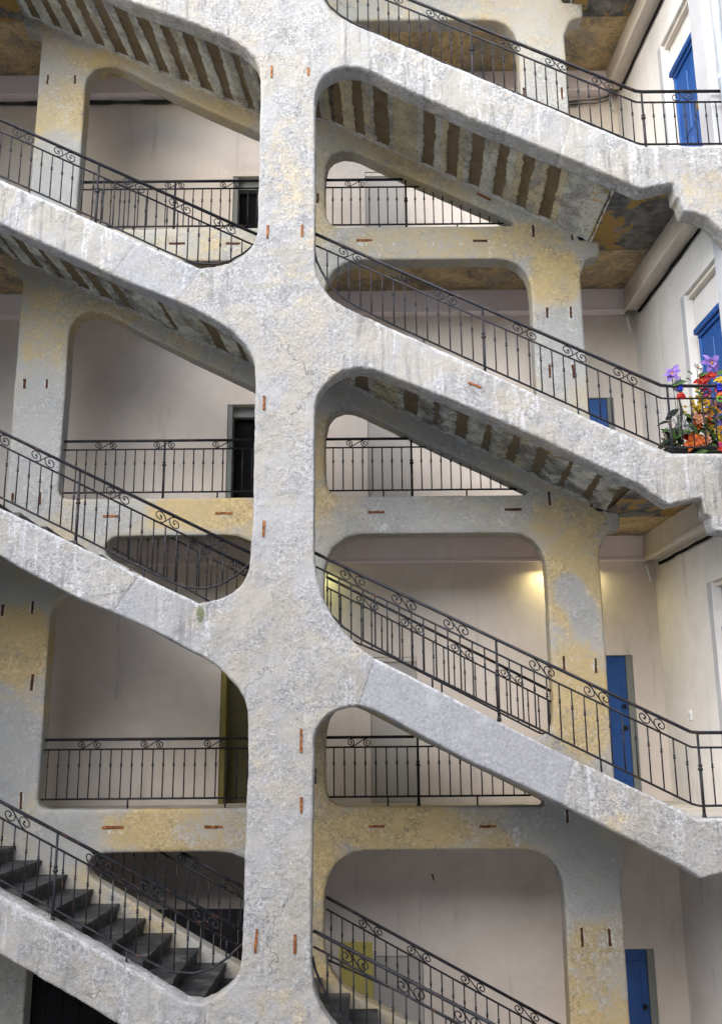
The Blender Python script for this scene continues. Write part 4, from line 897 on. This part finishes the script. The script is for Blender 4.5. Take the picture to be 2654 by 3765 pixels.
def flower(kind, colr, x, z, size, label, y=PY, cat='flower', group=None, leaf=True):
    size *= 1.12 if colr in ('violet', 'orange') else 1.0; y += random.uniform(-0.05, 0.04) if y == PY else 0
    t = thing('silk_flower', label, cat, group or 'silk flowers in the planter', (x, y, z)); p = Vector((x, y, z)); face = Vector((random.uniform(-.3, .3), -1, random.uniform(0.0, .5))).normalized()
    a = face.orthogonal().normalized(); b = face.cross(a); bm = bmesh.new()
    if kind == 'lily':
        for k in range(6):
            th = k * math.pi / 3 + 0.3 + random.uniform(-.22, .22); petal(bm, p, (a * math.cos(th) + b * math.sin(th)) + face * random.uniform(0.1, 0.8), face, size * random.uniform(0.75, 1.1), size * random.uniform(0.38, 0.6), random.uniform(0.1, 0.6))
        for k in range(5):
            th = k * 1.2566 + 0.8; petal(bm, p + face * 0.01, (a * math.cos(th) + b * math.sin(th)) + face * 0.9, face, size * random.uniform(0.5, 0.7), size * 0.4, 0.3)
    elif kind == 'rose':
        for ring, (m_, rr, cu) in enumerate(((7, 1.0, 0.0), (6, 0.75, -0.3), (5, 0.5, -0.7), (3, 0.3, -1.0))):
            for k in range(m_):
                th = (k + ring * 0.4) * 2 * math.pi / m_ + random.uniform(-.2, .2); petal(bm, p + face * ring * size * 0.12, (a * math.cos(th) + b * math.sin(th)) + face * (0.25 + 0.3 * ring), face, size * rr, size * 0.75 * rr, cu)
    elif kind == 'pom':
        for k in range(70):
            v = Vector((random.gauss(0, 1), random.gauss(0, 1), random.gauss(0, 1))).normalized(); petal(bm, p + v * size * 0.45, v, v.orthogonal().normalized(), size * 0.55, size * 0.3, 0.2)
    elif kind == 'spray':
        for k in range(48):
            v = Vector((random.gauss(0, .42), random.gauss(0, .3), random.gauss(0, .55))) * size; q = p + v
            tube(bm, [p - Vector((0, 0, size * 0.8)), p + v * 0.5, q], 0.0022, 4)
            for j in range(5):
                th = j * 2 * math.pi / 5 + k; petal(bm, q, a * math.cos(th) + b * math.sin(th) + face * 0.4, face, size * 0.17, size * 0.12, 0.2)
    elif kind == 'spike':
        for k in range(46):
            q = k / 46; th = k * 2.4; v = Vector((math.cos(th), math.sin(th), 0.3)); petal(bm, p + Vector((-0.03 * q, 0, (q - 0.5) * size * 2)), v, Vector((0, 0, 1)), size * 0.3 * (1 - 0.5 * q), size * 0.2, 0.1)
    bm_obj('bloom', bm, FM[colr], t, True)
    if kind in ('lily', 'rose'):
        bm = bmesh.new(); bmesh.ops.create_icosphere(bm, subdivisions=2, radius=size * 0.16, matrix=Matrix.Translation(p + face * size * 0.12)); bm_obj('flower_centre', bm, FM['gold' if colr != 'gold' else 'orange'], t, True)
    stem(t, p + Vector((0, 0.02, 0)), Vector((3.9 + (x - 3.9) * 0.5, PY + 0.03, 7.95)))
    if leaf: leaf_obj(p + Vector((0, 0.01, -size)), p + Vector((random.choice((-1, 1)) * size * 1.3, -0.01, -size * 0.6)), size * 0.6, FM['green'], t)
    return t
flower('lily', 'violet', 3.60, 8.79, 0.115, 'large violet silk flower on top of the iron post', 0.10)
flower('lily', 'violet', 4.19, 9.06, 0.135, 'large violet silk lily highest in the planter')
flower('lily', 'white', 4.00, 8.98, 0.10, 'white silk lily beside the tall violet lily')
flower('lily', 'red', 4.05, 8.84, 0.12, 'bright red silk lily below the white one')
flower('lily', 'red', 4.16, 8.90, 0.09, 'small red silk lily tucked under the violet lily')
flower('pom', 'pink', 4.10, 8.70, 0.075, 'pink pompom silk flower below the red lilies')
flower('lily', 'yellow', 4.25, 8.83, 0.09, 'yellow three-pointed silk flower near the frame edge')
flower('rose', 'pink', 4.25, 8.72, 0.07, 'deep pink silk rose under the yellow flower')
flower('spray', 'yellow', 3.97, 8.50, 0.16, 'upper spray of small yellow blossoms')
flower('spray', 'yellow', 4.08, 8.25, 0.15, 'lower spray of small yellow blossoms')
flower('spike', 'mauve', 3.79, 8.53, 0.10, 'mauve flower spike leaning left', leaf=False)
flower('lily', 'peach', 3.95, 8.345, 0.105, 'peach silk lily in the middle of the planter')
flower('rose', 'orange', 3.93, 8.27, 0.065, 'orange silk rose under the peach lily')
flower('rose', 'gold', 3.90, 8.13, 0.085, 'golden orange silk rose with broad petals')
flower('lily', 'orange', 3.84, 8.03, 0.125, 'large orange silk lily hanging at the front rim', 0.33)
flower('rose', 'orange', 3.86, 8.09, 0.075, 'deep orange silk rose above the hanging orange lily', 0.37)
flower('rose', 'red', 3.80, 8.11, 0.06, 'small red silk rose left of the golden rose')
flower('rose', 'violet', 4.13, 8.34, 0.075, 'small violet silk flower right of the yellow sprays')
flower('rose', 'violet', 4.24, 8.29, 0.07, 'second small violet silk flower, at the frame edge')
flower('lily', 'gold', 4.20, 8.22, 0.08, 'golden yellow silk lily right of the lower yellow spray')
flower('spray', 'white', 3.73, 8.27, 0.13, 'spray of tiny white berries at the left')
flower('spray', 'white', 3.82, 8.22, 0.10, 'spray of white buds among dark green leaves')
flower('spray', 'dry', 3.62, 8.10, 0.11, 'dry brown flower spray spilling past the post')
flower('lily', 'pink', 4.11, 7.95, 0.06, 'small pink silk flower hanging below the bottom rail', 0.16)
flower('lily', 'red', 4.06, 7.87, 0.055, 'small red silk flower lowest of all', 0.08)
flower('rose', 'peach', 4.02, 8.09, 0.07, 'pale peach silk rose low in the middle')
flower('pom', 'red', 4.01, 8.40, 0.05, 'small red pompom between the yellow sprays')
flower('rose', 'white', 3.75, 8.17, 0.055, 'small white silk rose low at the left')
flower('lily', 'violet', 4.30, 8.42, 0.08, 'violet silk lily at the frame edge, halfway up')
flower('spray', 'mauve', 4.22, 8.55, 0.10, 'mauve spray below the deep pink rose')
flower('rose', 'yellow', 4.02, 8.58, 0.05, 'small yellow silk rose under the pink pompom')
flower('pom', 'orange', 4.12, 8.12, 0.05, 'small orange pompom near the trough rim')
flower('spray', 'white', 4.05, 8.16, 0.09, 'spray of tiny white blossoms low in the middle')
flower('spray', 'gold', 4.14, 8.46, 0.12, 'golden spray right of the upper yellow spray')
flower('rose', 'orange', 4.05, 8.31, 0.06, 'orange silk rose between the yellow sprays')
flower('spray', 'violet', 3.66, 8.70, 0.07, 'small violet filler spray under the violet flower on the post', 0.14)
flower('lily', 'orange', 3.94, 8.06, 0.09, 'orange silk lily right of the hanging one', 0.36)
flower('spray', 'yellow', 4.20, 8.10, 0.10, 'short yellow spray at the right end of the trough')
t = thing('flower_trough', 'black trough full of greenery on the second landing', 'planter', None, (3.95, PY + 0.03, fl(2)))
bm = bmesh.new(); box(bm, 3.56, 4.36, PY - 0.08, PY + 0.12, fl(2), fl(2) + 0.20, 0.012); bm_obj('trough', bm, M['black'], t)
for k in range(97):
    b0 = Vector((random.uniform(3.6, 4.34), PY + random.uniform(-.06, .10), fl(2) + random.uniform(.10, .28) + random.random() ** 1.6 * 0.42)); d = Vector((random.uniform(-.16, .16), random.uniform(-.12, .02), random.uniform(-.06, .15)))
    leaf_obj(b0, b0 + d, random.uniform(.05, .10), FM[random.choice(('green', 'green', 'dark', 'leafy'))], t)
for (xa, za, xb, zb) in ((3.62, 8.05, 3.36, 7.93), (3.60, 8.08, 3.52, 7.86), (3.62, 8.30, 3.45, 8.28), (3.64, 8.1, 3.42, 8.0)):
    leaf_obj(Vector((xa, 0.36, za)), Vector((xb, 0.30, zb)), 0.05, FM['dark'], t, 0.4)
for (xa, za, s_) in ((3.93, 8.88, 0.09), (4.02, 8.62, 0.11), (3.80, 8.64, 0.14), (3.86, 8.72, 0.08), (3.90, 8.80, 0.08)):
    leaf_obj(Vector((xa, 0.34, za)), Vector((xa - s_, 0.30, za + s_ * 0.35)), s_ * 0.7, FM['green'], t)
def toy(label, x, z, cols):
    t = thing('toy_clip', label, 'toy', 'plastic toys clipped to the railing', (x, YF - 0.03, z)); y = YF - 0.035
    bm = bmesh.new()
    for (dx, dz) in ((-0.012, 0.05), (0.012, 0.05), (-0.012, 0.015), (0.012, 0.015)): bmesh.ops.create_icosphere(bm, subdivisions=2, radius=0.018, matrix=Matrix.Translation((x + dx, y, z + dz)))
    box(bm, x - 0.03, x + 0.03, y - 0.02, y + 0.02, z - 0.03, z, 0.01); bm_obj('clip', bm, FM[cols[0]], t, True)
    bm = bmesh.new(); bmesh.ops.create_uvsphere(bm, u_segments=14, v_segments=8, radius=0.045, matrix=Matrix.Translation((x, y, z - 0.085)) @ Matrix.Diagonal((1, 1, 0.7, 1))); box(bm, x - 0.05, x + 0.05, y - 0.03, y + 0.03, z - 0.125, z - 0.095, 0.012); bm_obj('figure', bm, FM[cols[1]], t, True)
    if len(cols) > 2:
        bm = bmesh.new(); tube(bm, [(x - 0.02 + 0.03 * math.cos(q), y - 0.03, z - 0.14 + 0.03 * math.sin(q)) for q in [k * 0.55 for k in range(11)]], 0.010, 6); bm_obj('ring', bm, FM[cols[2]], t, True)
toy('blue and red plastic toy clipped to the handrail', 3.68, 8.625, ('blue', 'red'))
toy('blue and orange plastic toy with green ring on the handrail', 4.13, 8.62, ('blue', 'orange', 'lime'))

# ------------------------------------------------------------------ ground, left wall, and unseen buildings added to shade the court
bm = bmesh.new(); box(bm, -60, 60, -60, 60, -0.6, -0.012); g = bm_obj('ground', bm, M['paving']); tag(g, kind='structure')
t = thing('left_wall', 'plaster wall closing the left side of the courtyard', 'wall')
bm = bmesh.new(); box(bm, -6.6, -6.402, -0.3, 3.9, -0.3, 17.2); bm_obj('plaster_face', bm, M['court'], t)
t = thing('courtyard_shade_building', 'plain unseen building added across the courtyard, its height set to shade the stairs', 'building')  # out of view; added so the facade darkens towards the bottom
bm = bmesh.new(); box(bm, -16, 16, -23.0, -22.0, -0.3, 13.5); bm_obj('facade', bm, M['court'], t)
for fy in range(3):
    for xx in (-9, -6, -3, 0, 3, 6, 9):
        bm = bmesh.new(); box(bm, xx - 0.55, xx + 0.55, -22.0, -21.96, fy * 4 + 1.0, fy * 4 + 3.0); bm_obj('window', bm, M['grey_frame'], t)
t = thing('side_shade_building', 'plain unseen building added on the left of the courtyard to block light', 'building')  # out of view; added as an occluder to darken the lower storeys
bm = bmesh.new(); box(bm, -13.0, -12.0, -21.9, -1.0, -0.3, 12.0); bm_obj('facade', bm, M['court'], t)
for fy in range(2):
    for yy in (-18, -14.5, -11, -7.5, -4):
        bm = bmesh.new(); box(bm, -12.0, -11.96, yy - 0.55, yy + 0.55, fy * 4 + 1.0, fy * 4 + 3.0); bm_obj('window', bm, M['grey_frame'], t)
t = thing('roof', 'flat roof slab over the galleries', 'roof')
bm = bmesh.new(); box(bm, -6.6, 4.9, 0.0, 4.0, 17.21, 17.5); bm_obj('slab', bm, M['concrete'], t)
